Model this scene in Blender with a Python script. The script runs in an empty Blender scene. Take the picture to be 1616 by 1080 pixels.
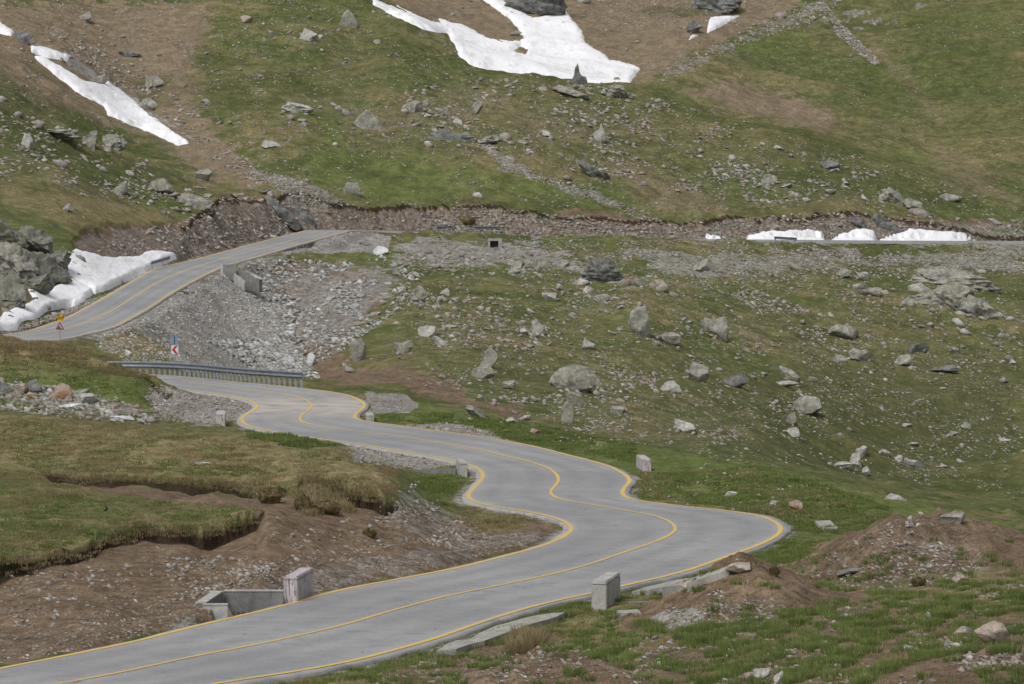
import bpy, bmesh, math, random
import numpy as np
from mathutils import Vector, Matrix, Euler

# ---------------------------------------------------------------- camera, light
F, YH, CU = 6000.0, 345.0, 808.0        # focal length and horizon of the view, in picture units
scene = bpy.context.scene
cam_d = bpy.data.cameras.new("camera"); cam = bpy.data.objects.new("camera", cam_d)
scene.collection.objects.link(cam); scene.camera = cam
cam.location = (0, 0, 0); cam.rotation_euler = (math.radians(90), 0, 0)
cam_d.sensor_width = 36; cam_d.lens = F/1616*36; cam_d.shift_y = -(540-YH)/1616
cam_d.clip_start = 0.5; cam_d.clip_end = 6000

SUN_EL, SUN_AZ = 52, 215                 # compass angle the light comes from (behind the camera, left)
world = bpy.data.worlds.new("World"); scene.world = world; world.use_nodes = True
wn = world.node_tree.nodes; wl = world.node_tree.links
sky = wn.new("ShaderNodeTexSky"); sky.sky_type = 'NISHITA'; sky.sun_disc = False
sky.sun_elevation = math.radians(SUN_EL); sky.sun_rotation = math.radians(SUN_AZ)
sky.air_density = 1.0; sky.dust_density = 4.0; sky.ozone_density = 1.0
hs = wn.new("ShaderNodeHueSaturation"); hs.inputs["Saturation"].default_value = 0.18
wl.new(sky.outputs[0], hs.inputs["Color"]); wl.new(hs.outputs[0], wn["Background"].inputs[0])
wn["Background"].inputs[1].default_value = 0.125
sun_d = bpy.data.lights.new("sun", 'SUN'); sun_d.energy = 1.35; sun_d.angle = math.radians(24)
sun_d.color = (1, 0.97, 0.92)
sun = bpy.data.objects.new("sun", sun_d); scene.collection.objects.link(sun)
_a, _e = math.radians(SUN_AZ), math.radians(SUN_EL)
sdir = Vector((math.sin(_a)*math.cos(_e), math.cos(_a)*math.cos(_e), math.sin(_e)))
sun.rotation_euler = sdir.to_track_quat('Z', 'Y').to_euler()
scene.view_settings.view_transform = 'Standard'; scene.view_settings.look = 'None'
scene.view_settings.gamma = 1; scene.view_settings.exposure = 0.17
scene.cycles.max_bounces = 4; scene.cycles.diffuse_bounces = 2; scene.cycles.glossy_bounces = 1

COL = scene.collection
rng = np.random.default_rng(7); random.seed(7)

# ---------------------------------------------------------------- small helpers
def tag(o, label=None, cat=None, group=None, kind=None):
    if label: o["label"] = label
    if cat: o["category"] = cat
    if group: o["group"] = group
    if kind: o["kind"] = kind
    return o
def empty(name, loc, rz=0.0):
    o = bpy.data.objects.new(name, None); COL.objects.link(o)
    o.location = loc; o.rotation_euler = (0, 0, rz); o.empty_display_size = 0.3
    return o
def link_mesh(name, me, mat=None, parent=None):
    o = bpy.data.objects.new(name, me); COL.objects.link(o)
    if mat is not None: me.materials.append(mat)
    if parent is not None: o.parent = parent
    return o
def np_mesh(name, V, Fc, smooth=False):
    """V (n,3) array, Fc (m,k) array of equal sized faces"""
    me = bpy.data.meshes.new(name)
    V = np.ascontiguousarray(V, dtype=np.float32); Fc = np.ascontiguousarray(Fc, dtype=np.int32)
    m, k = Fc.shape
    me.vertices.add(len(V)); me.vertices.foreach_set("co", V.ravel())
    me.loops.add(m*k); me.loops.foreach_set("vertex_index", Fc.ravel())
    me.polygons.add(m); me.polygons.foreach_set("loop_start", np.arange(0, m*k, k, dtype=np.int32))
    me.polygons.foreach_set("loop_total", np.full(m, k, dtype=np.int32))
    if smooth: me.polygons.foreach_set("use_smooth", np.ones(m, dtype=bool))
    me.update(calc_edges=True)
    return me
def set_attr(me, name, arr):
    a = me.attributes.new(name, 'FLOAT', 'POINT'); a.data.foreach_set("value", np.ascontiguousarray(arr, dtype=np.float32).ravel())
def bm_box(bm, x0, x1, y0, y1, z0, z1, M=None):
    vs = [bm.verts.new(p) for p in ((x0,y0,z0),(x1,y0,z0),(x1,y1,z0),(x0,y1,z0),(x0,y0,z1),(x1,y0,z1),(x1,y1,z1),(x0,y1,z1))]
    for f in ((3,2,1,0),(4,5,6,7),(0,1,5,4),(1,2,6,5),(2,3,7,6),(3,0,4,7)): bm.faces.new([vs[i] for i in f])
    if M is not None:
        for v in vs: v.co = M @ v.co
    return vs
def bm_obj(name, bm, mat, parent=None, bevel=0.0):
    if bevel: bmesh.ops.bevel(bm, geom=list(bm.edges), offset=bevel, segments=2, affect='EDGES', clamp_overlap=True)
    bmesh.ops.recalc_face_normals(bm, faces=bm.faces)
    me = bpy.data.meshes.new(name); bm.to_mesh(me); bm.free()
    return link_mesh(name, me, mat, parent)

def sstep(a, b, x):
    t = np.clip((x-a)/(b-a), 0, 1); return t*t*(3-2*t)
def _hash(ix, iy, s):
    n = (ix.astype(np.int64)*374761393 + iy.astype(np.int64)*668265263 + s*1274126177) & 0x7fffffff
    n = ((n ^ (n >> 13))*1274126177) & 0x7fffffff
    return ((n ^ (n >> 16)) & 0xffff).astype(np.float32)/65535.0
def vnoise(x, y, s=0):
    ix = np.floor(x); iy = np.floor(y); fx = (x-ix).astype(np.float32); fy = (y-iy).astype(np.float32)
    fx = fx*fx*fx*(fx*(fx*6-15)+10); fy = fy*fy*fy*(fy*(fy*6-15)+10)
    a = _hash(ix, iy, s); b = _hash(ix+1, iy, s); c = _hash(ix, iy+1, s); d = _hash(ix+1, iy+1, s)
    return (a*(1-fx)+b*fx)*(1-fy) + (c*(1-fx)+d*fx)*fy
def fbm(x, y, octv=3, s=0, gain=0.5):
    r = 0; a = 1; t = 0
    for k in range(octv):
        ca, sa = math.cos(0.7*k), math.sin(0.7*k)
        r = r + a*(vnoise((x*ca-y*sa)*2**k+17.3*k, (x*sa+y*ca)*2**k-9.1*k, s+k)*2-1); t += a; a *= gain
    return r/t
def unproj(u, v, d):
    return np.array([(u-CU)/F*d, d, (YH-v)/F*d])

# ---------------------------------------------------------------- the road, surveyed as edge and centre lines
def lower_d(v):
    z = np.interp(v, [592, 605, 620, 640, 665, 740], [-11.3, -11.45, -11.7, -12.0, -12.35, -12.5])
    return -z*F/(v-YH)
def upper_d(v):
    return np.interp(-v, [-560, -538, -530, -500, -460, -425, -395, -365, -358], [305, 318, 325, 350, 380, 410, 440, 480, 490])
LA = [(-300,1125),(-130,1085),(0,1055.5),(100,1036),(200,1015.7),(300,991),(367,975),(440,958),(540,931),(630,914),(720,897),(800,877),(850,863.7),(887,848.6),(902,836),(894,825),(867,815),(840,809),(787,801),(756,795),(741,788.5),(739,781),(749,769),(762,753),(757,742),(741,734),(684,720.5),(667,718),(600,706.5),(540,697.3),(474,689),(430,681),(401,675),(384,667.5),(383,658),(396,650),(406,643),(398,634),(367,625.6),(317,618),(274,613),(250,610)]
RA = [(50,1130),(200,1104),(341,1079),(440,1064),(540,1048),(600,1032),(674,1012),(740,989),(807,967),(874,949),(931,937),(981,925.5),(1080,902),(1143,880),(1193,862),(1224,847),(1233,835),(1222,823),(1199,814),(1160,806),(1076,799),(1035,793.5),(998,788.5),(983,781),(984,772),(994,759),(984,748),(958,735),(901,719.5),(807,697.5),(674,677.5),(600,668),(571,664),(560,659),(562,653),(575,642),(573,635),(557,627),(540,621.5),(505,616),(468,612),(420,607),(368,602.5),(334,599),(301,595.5),(261,592.5),(238,591)]
CA = [(-200,1133),(-60,1108),(100,1080),(200,1061),(301,1039),(420,1016),(540,988.5),(620,965),(707,942),(790,925),(874,907),(930,892),(974,877),(1041,853.6),(1062,842),(1066,835),(1060,827),(1035,816),(974,805),(930,797),(891,791),(873,784),(869,776),(875,769),(881,760),(878,750),(861,738),(824,727),(794,720),(754,710),(700,701),(640,691.5),(580,684),(540,679.5),(500,673),(478,667),(473,661.5),(478,654),(489,646),(491,640),(484,633),(461,625.6),(430,621),(401,617.5),(367,612.5),(334,608.5),(284,603),(244,600.5)]
LC = [(11,528),(46,522),(74,513),(104,502.5),(130,489.5),(160,473),(186,458),(213,442),(241,427),(269,418),(301,411.5),(334,403),(367,394),(401,385),(440,375),(468,368),(494,363)]
RC = [(66,538.5),(82,537.5),(104,534.4),(139,526.6),(176,517),(204,503.4),(238,484),(269,463.5),(300,446),(334,429),(354,420),(401,407),(451,392),(501,378),(540,368),(560,364)]
CC = [(37,531),(70,526),(100,520),(139,508),(176,491),(213,468),(250,446),(300,425),(334,414.5),(367,404.5),(401,396),(435,387),(468,378),(505,370.5),(534,365)]
def survey(pts, fd):
    return np.array([unproj(u, v, float(fd(v))) for u, v in pts])
def smooth_line(P, step=0.6):
    """centripetal Catmull-Rom through P, resampled at an even step"""
    P = np.asarray(P, float); n = len(P)
    ext = np.vstack([2*P[0]-P[1], P, 2*P[-1]-P[-2]]); out = []
    for i in range(n-1):
        p0, p1, p2, p3 = ext[i:i+4]
        t1 = max(np.linalg.norm(p1-p0), 1e-6)**.5; t2 = t1+max(np.linalg.norm(p2-p1), 1e-6)**.5; t3 = t2+max(np.linalg.norm(p3-p2), 1e-6)**.5
        k = max(2, int(np.linalg.norm(p2-p1)/0.3))
        for t in np.linspace(t1, t2, k, endpoint=(i == n-2)):
            A1 = (t1-t)/t1*p0+t/t1*p1; A2 = (t2-t)/(t2-t1)*p1+(t-t1)/(t2-t1)*p2; A3 = (t3-t)/(t3-t2)*p2+(t-t2)/(t3-t2)*p3
            B1 = (t2-t)/t2*A1+t/t2*A2; B2 = (t3-t)/(t3-t1)*A2+(t-t1)/(t3-t1)*A3
            out.append((t2-t)/(t2-t1)*B1+(t-t1)/(t2-t1)*B2)
    out = np.array(out); s = np.r_[0, np.cumsum(np.linalg.norm(np.diff(out[:, :2], axis=0), axis=1))]
    q = np.arange(0, s[-1], step)
    return np.stack([np.interp(q, s, out[:, k]) for k in range(3)], 1)
def offs(C, w):
    T = np.gradient(C[:, :2], axis=0); T /= np.linalg.norm(T, axis=1)[:, None]
    Nn = np.stack([T[:, 1], -T[:, 0]], 1)       # to the right of travel
    O = C.copy(); O[:, :2] += Nn*w; return O
la, ra, ca = survey(LA, lower_d), survey(RA, lower_d), survey(CA, lower_d)
lc, rc, cc = survey(LC, upper_d), survey(RC, upper_d), survey(CC, upper_d)
hid = np.array([[-33.5, 281, -11.2], [-40.5, 293, -11.0], [-43.8, 307, -10.6]])
cd = np.array([[-14, 491, -1.75], [-3, 498, -2.35], [12, 504.5, -2.75], [33, 514, -3.0], [58, 527, -3.25], [90, 543, -3.4], [130, 560, -3.2], [190, 580, -2.5]])
cl = smooth_line(np.vstack([ca, hid, cc, cd]))
def side(segA, segC, sgn):
    h = offs(smooth_line(hid, 3.0), sgn*3.1); dd = offs(smooth_line(np.vstack([cc[-1], cd]), 4.0), sgn*3.0)[2:]
    dd[:, 2] += -sgn*0.16
    return smooth_line(np.vstack([segA, h[1:-1], segC, dd]))
left, right = side(la, lc, -1), side(ra, rc, 1)
def match(C, E):
    out = []; j = 0
    for p in C:
        w = E[j:j+60]; k = int(np.argmin(((w[:, :2]-p[:2])**2).sum(1))); j = j+k; out.append(E[j])
    out = np.array(out)
    for _ in range(3): out[1:-1] = (out[:-2]+2*out[1:-1]+out[2:])/4
    return out
mL, mR = match(cl, left), match(cl, right)
# ---------------------------------------------------------------- ground: natural surface from survey points
CP = []     # (u, v, d)
def cp(*a):
    CP.extend(a)
# bottom right foreground
cp((1300,1110,82),(1616,1110,80),(1000,1110,88),(700,1110,96),(1300,1000,100),(1616,960,104),(1000,1010,108),(1200,960,110),
   (1300,930,120),(1616,900,122),(1450,905,125),(1300,860,138),(1616,860,140),(1400,830,155),(1616,838,160))
# verges of the lower road
for (u, v) in LA[2::2]: cp((u-14, v+1, float(lower_d(v))))
for (u, v) in RA[2:-8:2]: cp((u+14, v+1, float(lower_d(v))))
# left bank
cp((0,1000,115),(0,940,120),(230,940,123),(415,890,130),(100,905,124),(320,880,130),
   (-250,900,122),(0,890,124),(140,860,131),(230,827,136),(330,833,137),(415,812,138),
   (100,800,145),(0,800,143),(250,790,150),(-250,800,140),(60,742,162),(160,748,160),(280,752,158),(370,762,156),(440,772,155),(500,756,153),(560,768,152),(600,772,151),
   (640,800,153),(700,832,153),(800,845,152),(600,880,137),(500,890,133),(660,770,172),(700,755,184),(640,735,195),
   (0,700,182),(200,705,182),(400,715,176),(560,728,170),(610,742,164),
   (0,655,203),(180,667,203),(300,682,198),(440,693,193),(540,705,188),(590,722,182),
   (0,648,222),(180,660,232),(300,668,228),(360,668,228),(-250,655,210),
   (0,610,243),(100,612,243),(200,622,240),(250,640,238),(300,650,238),(0,548,252),(100,562,252),(160,574,252),(220,588,255),(250,600,250),
   (0,529,264),(-250,524,264),(60,536,264),(110,545,264),(150,557,264),(200,590,272),(-250,520,330))
# ground behind the rail, foot of the scree
cp((330,607,290),(450,606,285),(520,603,282),(300,575,372),(400,580,360),(470,580,345),(200,560,350),(150,550,345),(560,592,305),
   (560,560,335),(500,520,375),(450,470,408),(560,480,392),(560,420,432),(520,395,455),(620,380,474),(600,372,482),(560,372,476))
# slope between the roads
cp((640,640,250),(700,650,244),(620,600,290),(700,600,292),(700,550,330),(700,500,368),(700,440,418),(700,400,455),(700,371,486),(770,368,489),(850,373,494),
   (800,690,226),(850,650,262),(850,600,305),(850,550,348),(850,500,385),(850,440,428),(850,400,470),
   (900,700,224),(1000,705,222),(1000,660,268),(1000,600,325),(1000,550,362),(1000,500,392),(1000,440,436),(1000,405,476),
   (1150,720,225),(1150,690,285),(1150,620,345),(1150,550,388),(1150,480,430),(1150,410,485),
   (1060,790,170),(1160,795,168),(1260,790,172),(1300,755,190),(1350,775,182),(1420,792,178),(1500,812,172),(1616,825,170),(1250,740,205),
   (1300,745,300),(1300,690,340),(1300,620,378),(1300,550,410),(1300,480,450),(1300,410,500),
   (1400,790,285),(1450,770,320),(1450,700,365),(1450,620,400),(1450,540,432),(1450,470,470),(1450,405,515),
   (1616,800,290),(1616,760,335),(1616,700,375),(1616,600,418),(1616,500,468),(1616,430,512),(1616,400,532))
for (u, v) in RC[1::3]: cp((u+30, v+13, float(upper_d(v))+1))
# the hillside above the upper road
cp((-200,430,360),(0,450,352),(0,400,378),(100,385,392),(60,420,378),(200,378,412),(300,345,445),(350,315,460),(450,322,478),(540,333,492),
   (100,300,425),(0,300,415),(200,300,445),(0,230,438),(100,240,448),(0,158,462),(100,200,470),(200,247,478),(290,285,485),(360,305,488),(-250,100,470),
   (0,172,505),(100,215,505),(200,250,508),(290,278,508),
   (0,110,530),(0,50,560),(150,200,528),(100,100,555),(100,20,600),(200,150,560),(300,228,532),(300,100,578),(300,0,625),(-250,20,600),(420,290,500),
   (420,240,524),(420,170,553),(420,80,588),(420,0,620),(560,300,506),(560,230,532),(560,150,565),(560,70,600),(560,-10,630),
   (700,325,502),(700,260,524),(700,200,548),(700,130,578),(700,72,602),(640,30,615),(850,330,508),(850,250,538),(850,180,566),(850,115,592),
   (1000,345,516),(1000,270,546),(1000,200,572),(1000,140,594),(1150,342,524),(1150,270,556),(1150,190,588),(1240,198,592),
   (1300,325,536),(1300,270,560),(1300,214,586),(1450,330,544),(1450,290,565),(1420,258,580),(1500,290,572),(1616,345,552),(1616,320,565),
   (600,10,640),(700,70,630),(850,118,622),(1000,142,622),(1150,185,622),(1300,212,622),(1450,265,610),(1616,300,585),
   (700,20,700),(850,60,690),(850,0,725),(1000,110,670),(1000,40,715),(1100,120,670),(1100,0,740),(1200,170,655),(1300,190,650),(1300,100,700),(1300,0,750),
   (1450,220,640),(1450,120,690),(1450,0,750),(1616,240,625),(1616,150,670),(1616,0,745),(600,-40,720),(300,-60,700),(0,-70,690))
# behind the top and in front of the frame
for u in (-250, 100, 500, 900, 1300, 1800):
    cp((u,-80,800)); cp((u, 1290, 62)); cp((u, 1500, 48))
CP = np.array(CP, float)
KU, KD = 1/110.0, 13.0
def rbf_coords(u, d):
    return np.stack([np.asarray(u)*KU, np.log(d)*KD], -1)
_X = rbf_coords(CP[:, 0], CP[:, 2]); _y = (YH-CP[:, 1])/F
def _phi(r2): return 0.5*r2*np.log(r2+1e-9)
_n = len(_X); _r2 = ((_X[:, None]-_X[None])**2).sum(-1)
_A = np.zeros((_n+3, _n+3)); _A[:_n, :_n] = _phi(_r2)+np.eye(_n)*0.02; _A[:_n, _n] = 1; _A[:_n, _n+1:] = _X
_A[_n:, :_n] = _A[:_n, _n:].T
_w = np.linalg.solve(_A, np.r_[_y, 0, 0, 0])
GU = np.arange(-320, 1960, 12.0); GD = np.exp(np.linspace(math.log(46), math.log(800), 560))
GT = np.zeros((len(GD), len(GU)))
for i, d in enumerate(GD):
    q = rbf_coords(GU, np.full(len(GU), d)); r2 = ((q[:, None]-_X[None])**2).sum(-1)
    GT[i] = _phi(r2)@_w[:_n] + _w[_n] + q@_w[_n+1:]
def natural_t(u, d):
    uu = np.clip((np.clip(u, -315, 1940)-GU[0])/12.0, 0, len(GU)-1.001); dd = np.clip((np.log(np.clip(d, 46, 800))-math.log(46))/(math.log(800/46))*(len(GD)-1), 0, len(GD)-1.001)
    i = dd.astype(int); j = uu.astype(int); fi = dd-i; fj = uu-j
    return (GT[i, j]*(1-fj)+GT[i, j+1]*fj)*(1-fi)+(GT[i+1, j]*(1-fj)+GT[i+1, j+1]*fj)*fi

# road corridor: lateral distance field on a metre grid
XC0, XC1, YC0, YC1, CS = -85, 150, 86, 600, 0.75
gx = np.arange(XC0, XC1, CS); gy = np.arange(YC0, YC1, CS)
GX, GY = np.meshgrid(gx, gy); flat = np.stack([GX.ravel(), GY.ravel()], 1).astype(np.float32)
idx = np.zeros(len(flat), int); best = np.full(len(flat), 1e9, np.float32)
_c2 = cl[::2, :2].astype(np.float32)
for k0 in range(0, len(flat), 20000):
    q = flat[k0:k0+20000]; D = (q**2).sum(1)[:, None]+(_c2**2).sum(1)[None]-2*q@_c2.T
    idx[k0:k0+20000] = D.argmin(1)*2; best[k0:k0+20000] = D.min(1)
Tn = np.gradient(cl[:, :2], axis=0); Tn /= np.linalg.norm(Tn, axis=1)[:, None]
hwL = np.linalg.norm((mL-cl)[:, :2], axis=1); hwR = np.linalg.norm((mR-cl)[:, :2], axis=1)
_p = flat-cl[idx, :2]; _lat = Tn[idx, 1]*_p[:, 0]-Tn[idx, 0]*_p[:, 1]; sgn = np.sign(_lat+1e-9)
dist = np.sqrt(np.maximum(best, 0)); hwv = np.where(sgn > 0, hwR[idx], hwL[idx])
ze = np.where(sgn > 0, mR[idx, 2], mL[idx, 2])
G_s = (dist-hwv).reshape(GX.shape); G_z = (cl[idx, 2]+(ze-cl[idx, 2])*np.clip(dist/np.maximum(hwv, .5), 0, 1.0)).reshape(GX.shape)
for _ in range(2):
    G_z[1:-1, 1:-1] = (G_z[:-2, 1:-1]+G_z[2:, 1:-1]+G_z[1:-1, :-2]+G_z[1:-1, 2:]+4*G_z[1:-1, 1:-1])/8
G_side = sgn.reshape(GX.shape); G_i = (idx/len(cl)).reshape(GX.shape)
def grid_get(G, x, y):
    a = np.clip((x-XC0)/CS, 0, len(gx)-1.001); b = np.clip((y-YC0)/CS, 0, len(gy)-1.001)
    j = a.astype(int); i = b.astype(int); fj = a-j; fi = b-i
    return (G[i, j]*(1-fj)+G[i, j+1]*fj)*(1-fi)+(G[i+1, j]*(1-fj)+G[i+1, j+1]*fj)*fi
I_UP = int(np.argmin(((cl[:, :2]-np.array([-41.8, 325]))**2).sum(1)))/len(cl)

# ground grid: columns by bearing, rows by distance
NFC = 900
cf = np.linspace(-0.147, 0.147, NFC); ext = 0.147+np.cumsum(np.geomspace(0.0006, 0.12, 34))
cols = np.r_[-ext[::-1], cf, ext]
rows = [3.0]
while rows[-1] < 2600:
    d = rows[-1]
    st = 3.0 if d < 60 else 0.7 if d < 95 else 0.24 if d < 190 else 0.36 if d < 270 else 0.55 if d < 330 else 0.42 if d < 640 else 0.7 if d < 760 else 6 if d < 1000 else 120
    rows.append(d+st)
rows = np.array(rows); NR, NC = len(rows), len(cols)
Cg, Dg = np.meshgrid(cols.astype(np.float32), rows.astype(np.float32))
Ug = CU+F*Cg; X = Cg*Dg; Y = Dg.copy()
T = natural_t(Ug, Dg); Zn = T*Dg
near = sstep(70, 30, Dg); Zn = Zn*(1-near)+near*(-1.7-0.16*Dg)
far = (Dg > 800); Zn = np.where(far, T*800+(Dg-800)*0.12*0.5, Zn)
# broad undulation, stronger away from the road
Sr = grid_get(G_s, X, Y); Zr = grid_get(G_z, X, Y); Sd = grid_get(G_side, X, Y); Ir = grid_get(G_i, X, Y)
away = sstep(1.0, 7.0, Sr)
amp = np.interp(Dg, [80, 200, 300, 500, 700], [0.12, 0.20, 0.85, 1.45, 1.9])
REL = np.zeros(Zn.shape, np.float32)
wl_ = np.interp(Dg, [80, 200, 300, 500, 700], [5.0, 6.0, 9.0, 14.0, 18.0])
for lam, k in ((6.0, (80, 240)), (11.0, (240, 380)), (17.0, (380, 2000))):
    w = sstep(k[0]-40, k[0]+20, Dg)*(1-sstep(k[1]-40, k[1]+20, Dg)) if k[1] < 2000 else sstep(k[0]-40, k[0]+20, Dg)
    _f = fbm(X/lam, Y/lam, 3, 5); Zn = Zn + away*w*amp*_f; REL = REL+w*_f
def lip(pts, A, L, tr, wob=0.8):
    """eroded edge: the ground drops by A on the camera side of the line and recovers over L"""
    global Zn
    p = np.array(pts, float); u = p[:, 0]; dl = np.interp(Ug, u, p[:, 1]); Av = np.interp(Ug, u, p[:, 2], left=0, right=0)
    dl = dl + wob*fbm(X/1.9, Y/40, 3, 31) + .35*wob*fbm(X/.5, Y/9, 2, 35); Av = Av*(1+.45*fbm(X/1.3, Y/50, 2, 37))
    de = dl-Dg
    drop = Av*sstep(-tr, tr, de)*np.exp(-np.maximum(de, 0)/L)
    Zn = Zn-drop
    return Av, de
LIP1 = [(-320,125,.7),(0,124.5,.75),(60,127,.6),(140,131,.5),(160,133.5,.55),(230,136,.55),(320,136.5,.75),(345,137.5,.7),(405,139,.75),(420,139.5,0)]
LIP2 = [(55,162,0),(90,161.5,.5),(160,160.5,.75),(280,158.5,.8),(380,156.5,.95),(435,153.5,.9),(452,156,1.0),(500,156.5,1.1),(560,153.5,1.3),(608,151.5,1.3),(632,152,0)]
l1 = lip(LIP1, None, 7.0, 0.22); l2 = lip(LIP2, None, 5.0, 0.22)
l3 = lip([(150,252,0),(215,252,.3),(245,249,.8),(262,247,.9),(275,246,0)], None, 3.5, 0.4, 0.4)
# spoil mounds
def mound(u, d, dz, rx, ry, p=1.3, s=3, lean=0):
    global Zn
    x0, y0 = (u-CU)/F*d, d
    r = np.sqrt(((X-x0+lean*(Y-y0))/rx)**2+((Y-y0)/ry)**2)*(1+0.16*fbm(X/1.1, Y/1.6, 3, s))
    h = dz*np.clip(1-r, 0, 1)**p*(1+0.10*fbm(X/.5, Y/.5, 2, s+2)); Zn = Zn+h; return h
m1 = mound(1165, 113.5, 1.65, 3.6, 5.5, 1.05)
m2 = mound(1478, 128, 1.95, 4.9, 9.0, 0.9, 9)
m2b = mound(1385, 125, 0.9, 2.6, 5.0, 1.1, 12)
m3 = mound(880, 93.5, 1.0, 3.2, 3.4, 0.9, 15)
m4 = mound(735, 95, 0.55, 3.2, 3.5, 1.1, 21)
m5 = mound(1580, 84, 0.9, 3.0, 5, 1.1, 23)
mspoil = np.clip(np.maximum.reduce([m1*1.2, m2*1.0, m2b*1.4, m3*1.8, m4*2.0, m5*.5])*1.6, 0, 1)
# cut and fill beside the road
up = sstep(I_UP-0.01, I_UP+0.01, Ir)
kn = 1+0.35*fbm(X/5, Y/5, 3, 41)
kcut = (0.42*(1-up)+1.15*up)*kn; kfill = (0.40*(1-up)+0.72*up)*(1+0.2*fbm(X/6, Y/6, 2, 43))
s0 = 0.9+1.2*up
snz = (Sd < 0)*(up > .5)*sstep(300, 275, Ug)*(Dg > 325)*(Dg < 440); kcut = kcut*(1-snz)+.74*snz; s0 = s0*(1-snz)+.7*snz
cut = Zr-0.10-0.12*sstep(0.3, 1.3, Sr)+np.maximum(0, Sr-s0)*kcut+snz*np.maximum(0, Sr-6.2+1.2*fbm(X/3, Y/4, 3, 47))*1.6
fill = Zr-0.10-np.maximum(0, Sr-(0.9+1.0*up))*kfill
inreg = (Sr < 45) & (Y > 84)
Zc = np.where(inreg, np.clip(Zn, fill, cut), Zn)
cutm = np.where(inreg, np.clip((Zn-Zc)*2.2, 0, 1), 0); fillm = np.where(inreg, np.clip((Zc-Zn)*2.2, 0, 1), 0)
bed = sstep(0.55, 0.1, Sr)*(Y > 84)
Z = Zc*(1-bed)+(Zr-0.16)*bed
bas = ((Ug < 338) | (Dg > 123.7))*sstep(215, 310, Ug)*(Ug < 455)*sstep(115.5, 117, Dg)*sstep(128, 124.5, Dg)*sstep(.2, .8, Sr)
Z = np.where(bas > 0, Z*(1-bas)+np.maximum(Z, -12.24)*bas, Z)
Z = np.where((Ug > 338) & (Ug < 452) & (Dg > 117) & (Dg < 123.7) & (Sr > .1), np.minimum(Z, Zr-.12), Z)
lo = 119.35+np.clip((Ug-362)/85, 0, 1)*2.2; hi = 119.55+np.clip((Ug-328)/26, 0, 1)*3.55
Z = np.where((Ug > 328) & (Ug < 449) & (Dg > lo) & (Dg < hi) & (Sr > .25), -14.3, Z)
V0 = YH-F*Z/Y
# ---------------------------------------------------------------- ground cover masks (all in world positions of the ground)
def poly_sd(U, V, poly):
    """signed distance (positive inside) of points to a closed polygon"""
    P = np.asarray(poly, np.float32); n = len(P); best = np.full(U.shape, 1e12, np.float32); ins = np.zeros(U.shape, bool)
    for i in range(n):
        ax, ay = P[i]; bx, by = P[(i+1) % n]; ex, ey = bx-ax, by-ay; L = ex*ex+ey*ey+1e-9
        t = np.clip(((U-ax)*ex+(V-ay)*ey)/L, 0, 1); dx = U-ax-t*ex; dy = V-ay-t*ey
        best = np.minimum(best, dx*dx+dy*dy)
        c = ((ay > V) != (by > V))
        if ey != 0: ins ^= c & (U < (V-ay)*ex/ey+ax)
    return np.where(ins, 1, -1)*np.sqrt(best)
MASK = {k: np.zeros(Z.shape, np.float32) for k in ('dry', 'dirt', 'gravel', 'lush', 'heath', 'dark', 'deep')}
WOB = fbm(X/2.3, Y/2.3, 3, 60); WOB2 = fbm(X/.6, Y/.6, 2, 64)
def region(poly, soft, d0, d1, wob):
    P = np.array(poly, float); m = soft+wob+4
    b = (Ug > P[:, 0].min()-m) & (Ug < P[:, 0].max()+m) & (V0 > P[:, 1].min()-m) & (V0 < P[:, 1].max()+m) & (Dg > d0) & (Dg < d1)
    i = np.nonzero(b)
    sd = poly_sd(Ug[i].astype(np.float32), V0[i].astype(np.float32), poly)+wob*(WOB[i]*1.3+WOB2[i]*.5)
    return i, sd
def paint(ch, poly, strength=1.0, soft=8, d0=60, d1=900, wob=6, mode='max'):
    i, sd = region(poly, soft, d0, d1, wob); val = strength*sstep(-soft, soft, sd)
    if mode == 'max': MASK[ch][i] = np.maximum(MASK[ch][i], val)
    else: MASK[ch][i] = np.clip(MASK[ch][i]+val, 0, 1)
def vis_range(u, v): pass
# heath and dry ground of the far hills
paint('heath', [(0,0),(330,0),(330,60),(300,130),(330,200),(380,240),(420,300),(330,290),(250,240),(150,200),(0,140),(-60,100),(-60,0)], .95, 25, 480, 760, 25)
paint('heath', [(560,-20),(700,50),(810,100),(1010,140),(1100,80),(1230,30),(1300,-20)], 1, 15, 610, 900, 10)
paint('heath', [(1060,140),(1160,125),(1270,150),(1330,195),(1300,215),(1240,200),(1130,170)], .85, 18, 600, 900, 12)
paint('heath', [(1380,60),(1440,110),(1500,190),(1480,200),(1400,120),(1350,50)], .5, 12, 600, 900, 8)
paint('heath', [(1000,250),(1100,290),(1160,330),(1060,345),(980,300),(900,240)], .5, 22, 480, 620, 15)
paint('heath', [(1440,210),(1540,250),(1616,310),(1616,340),(1500,300)], .5, 18, 520, 680, 15)
paint('heath', [(620,150),(760,130),(860,160),(700,200),(560,220),(520,180)], .45, 18, 480, 620, 15)
paint('dry', [(0,285),(200,320),(300,350),(280,372),(120,365),(0,330)], .6, 14, 380, 470, 10)
paint('lush', [(520,180),(460,300),(620,330),(760,310),(900,325),(1050,350),(980,300),(860,270),(700,250),(560,240)], .75, 25, 480, 570, 18)
paint('lush', [(200,300),(320,310),(310,350),(200,330)], .5, 14, 380, 480, 8)
paint('lush', [(1380,225),(1480,240),(1500,260),(1420,255)], .8, 12, 520, 700, 8)
paint('lush', [(1150,50),(1260,40),(1320,60),(1250,90),(1150,90)], .5, 16, 620, 900, 10)
paint('lush', [(1380,20),(1616,0),(1616,60),(1440,60)], .5, 20, 620, 900, 10)
paint('lush', [(560,100),(760,110),(860,110),(900,130),(700,160),(560,140)], .25, 20, 480, 600, 10)
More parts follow.
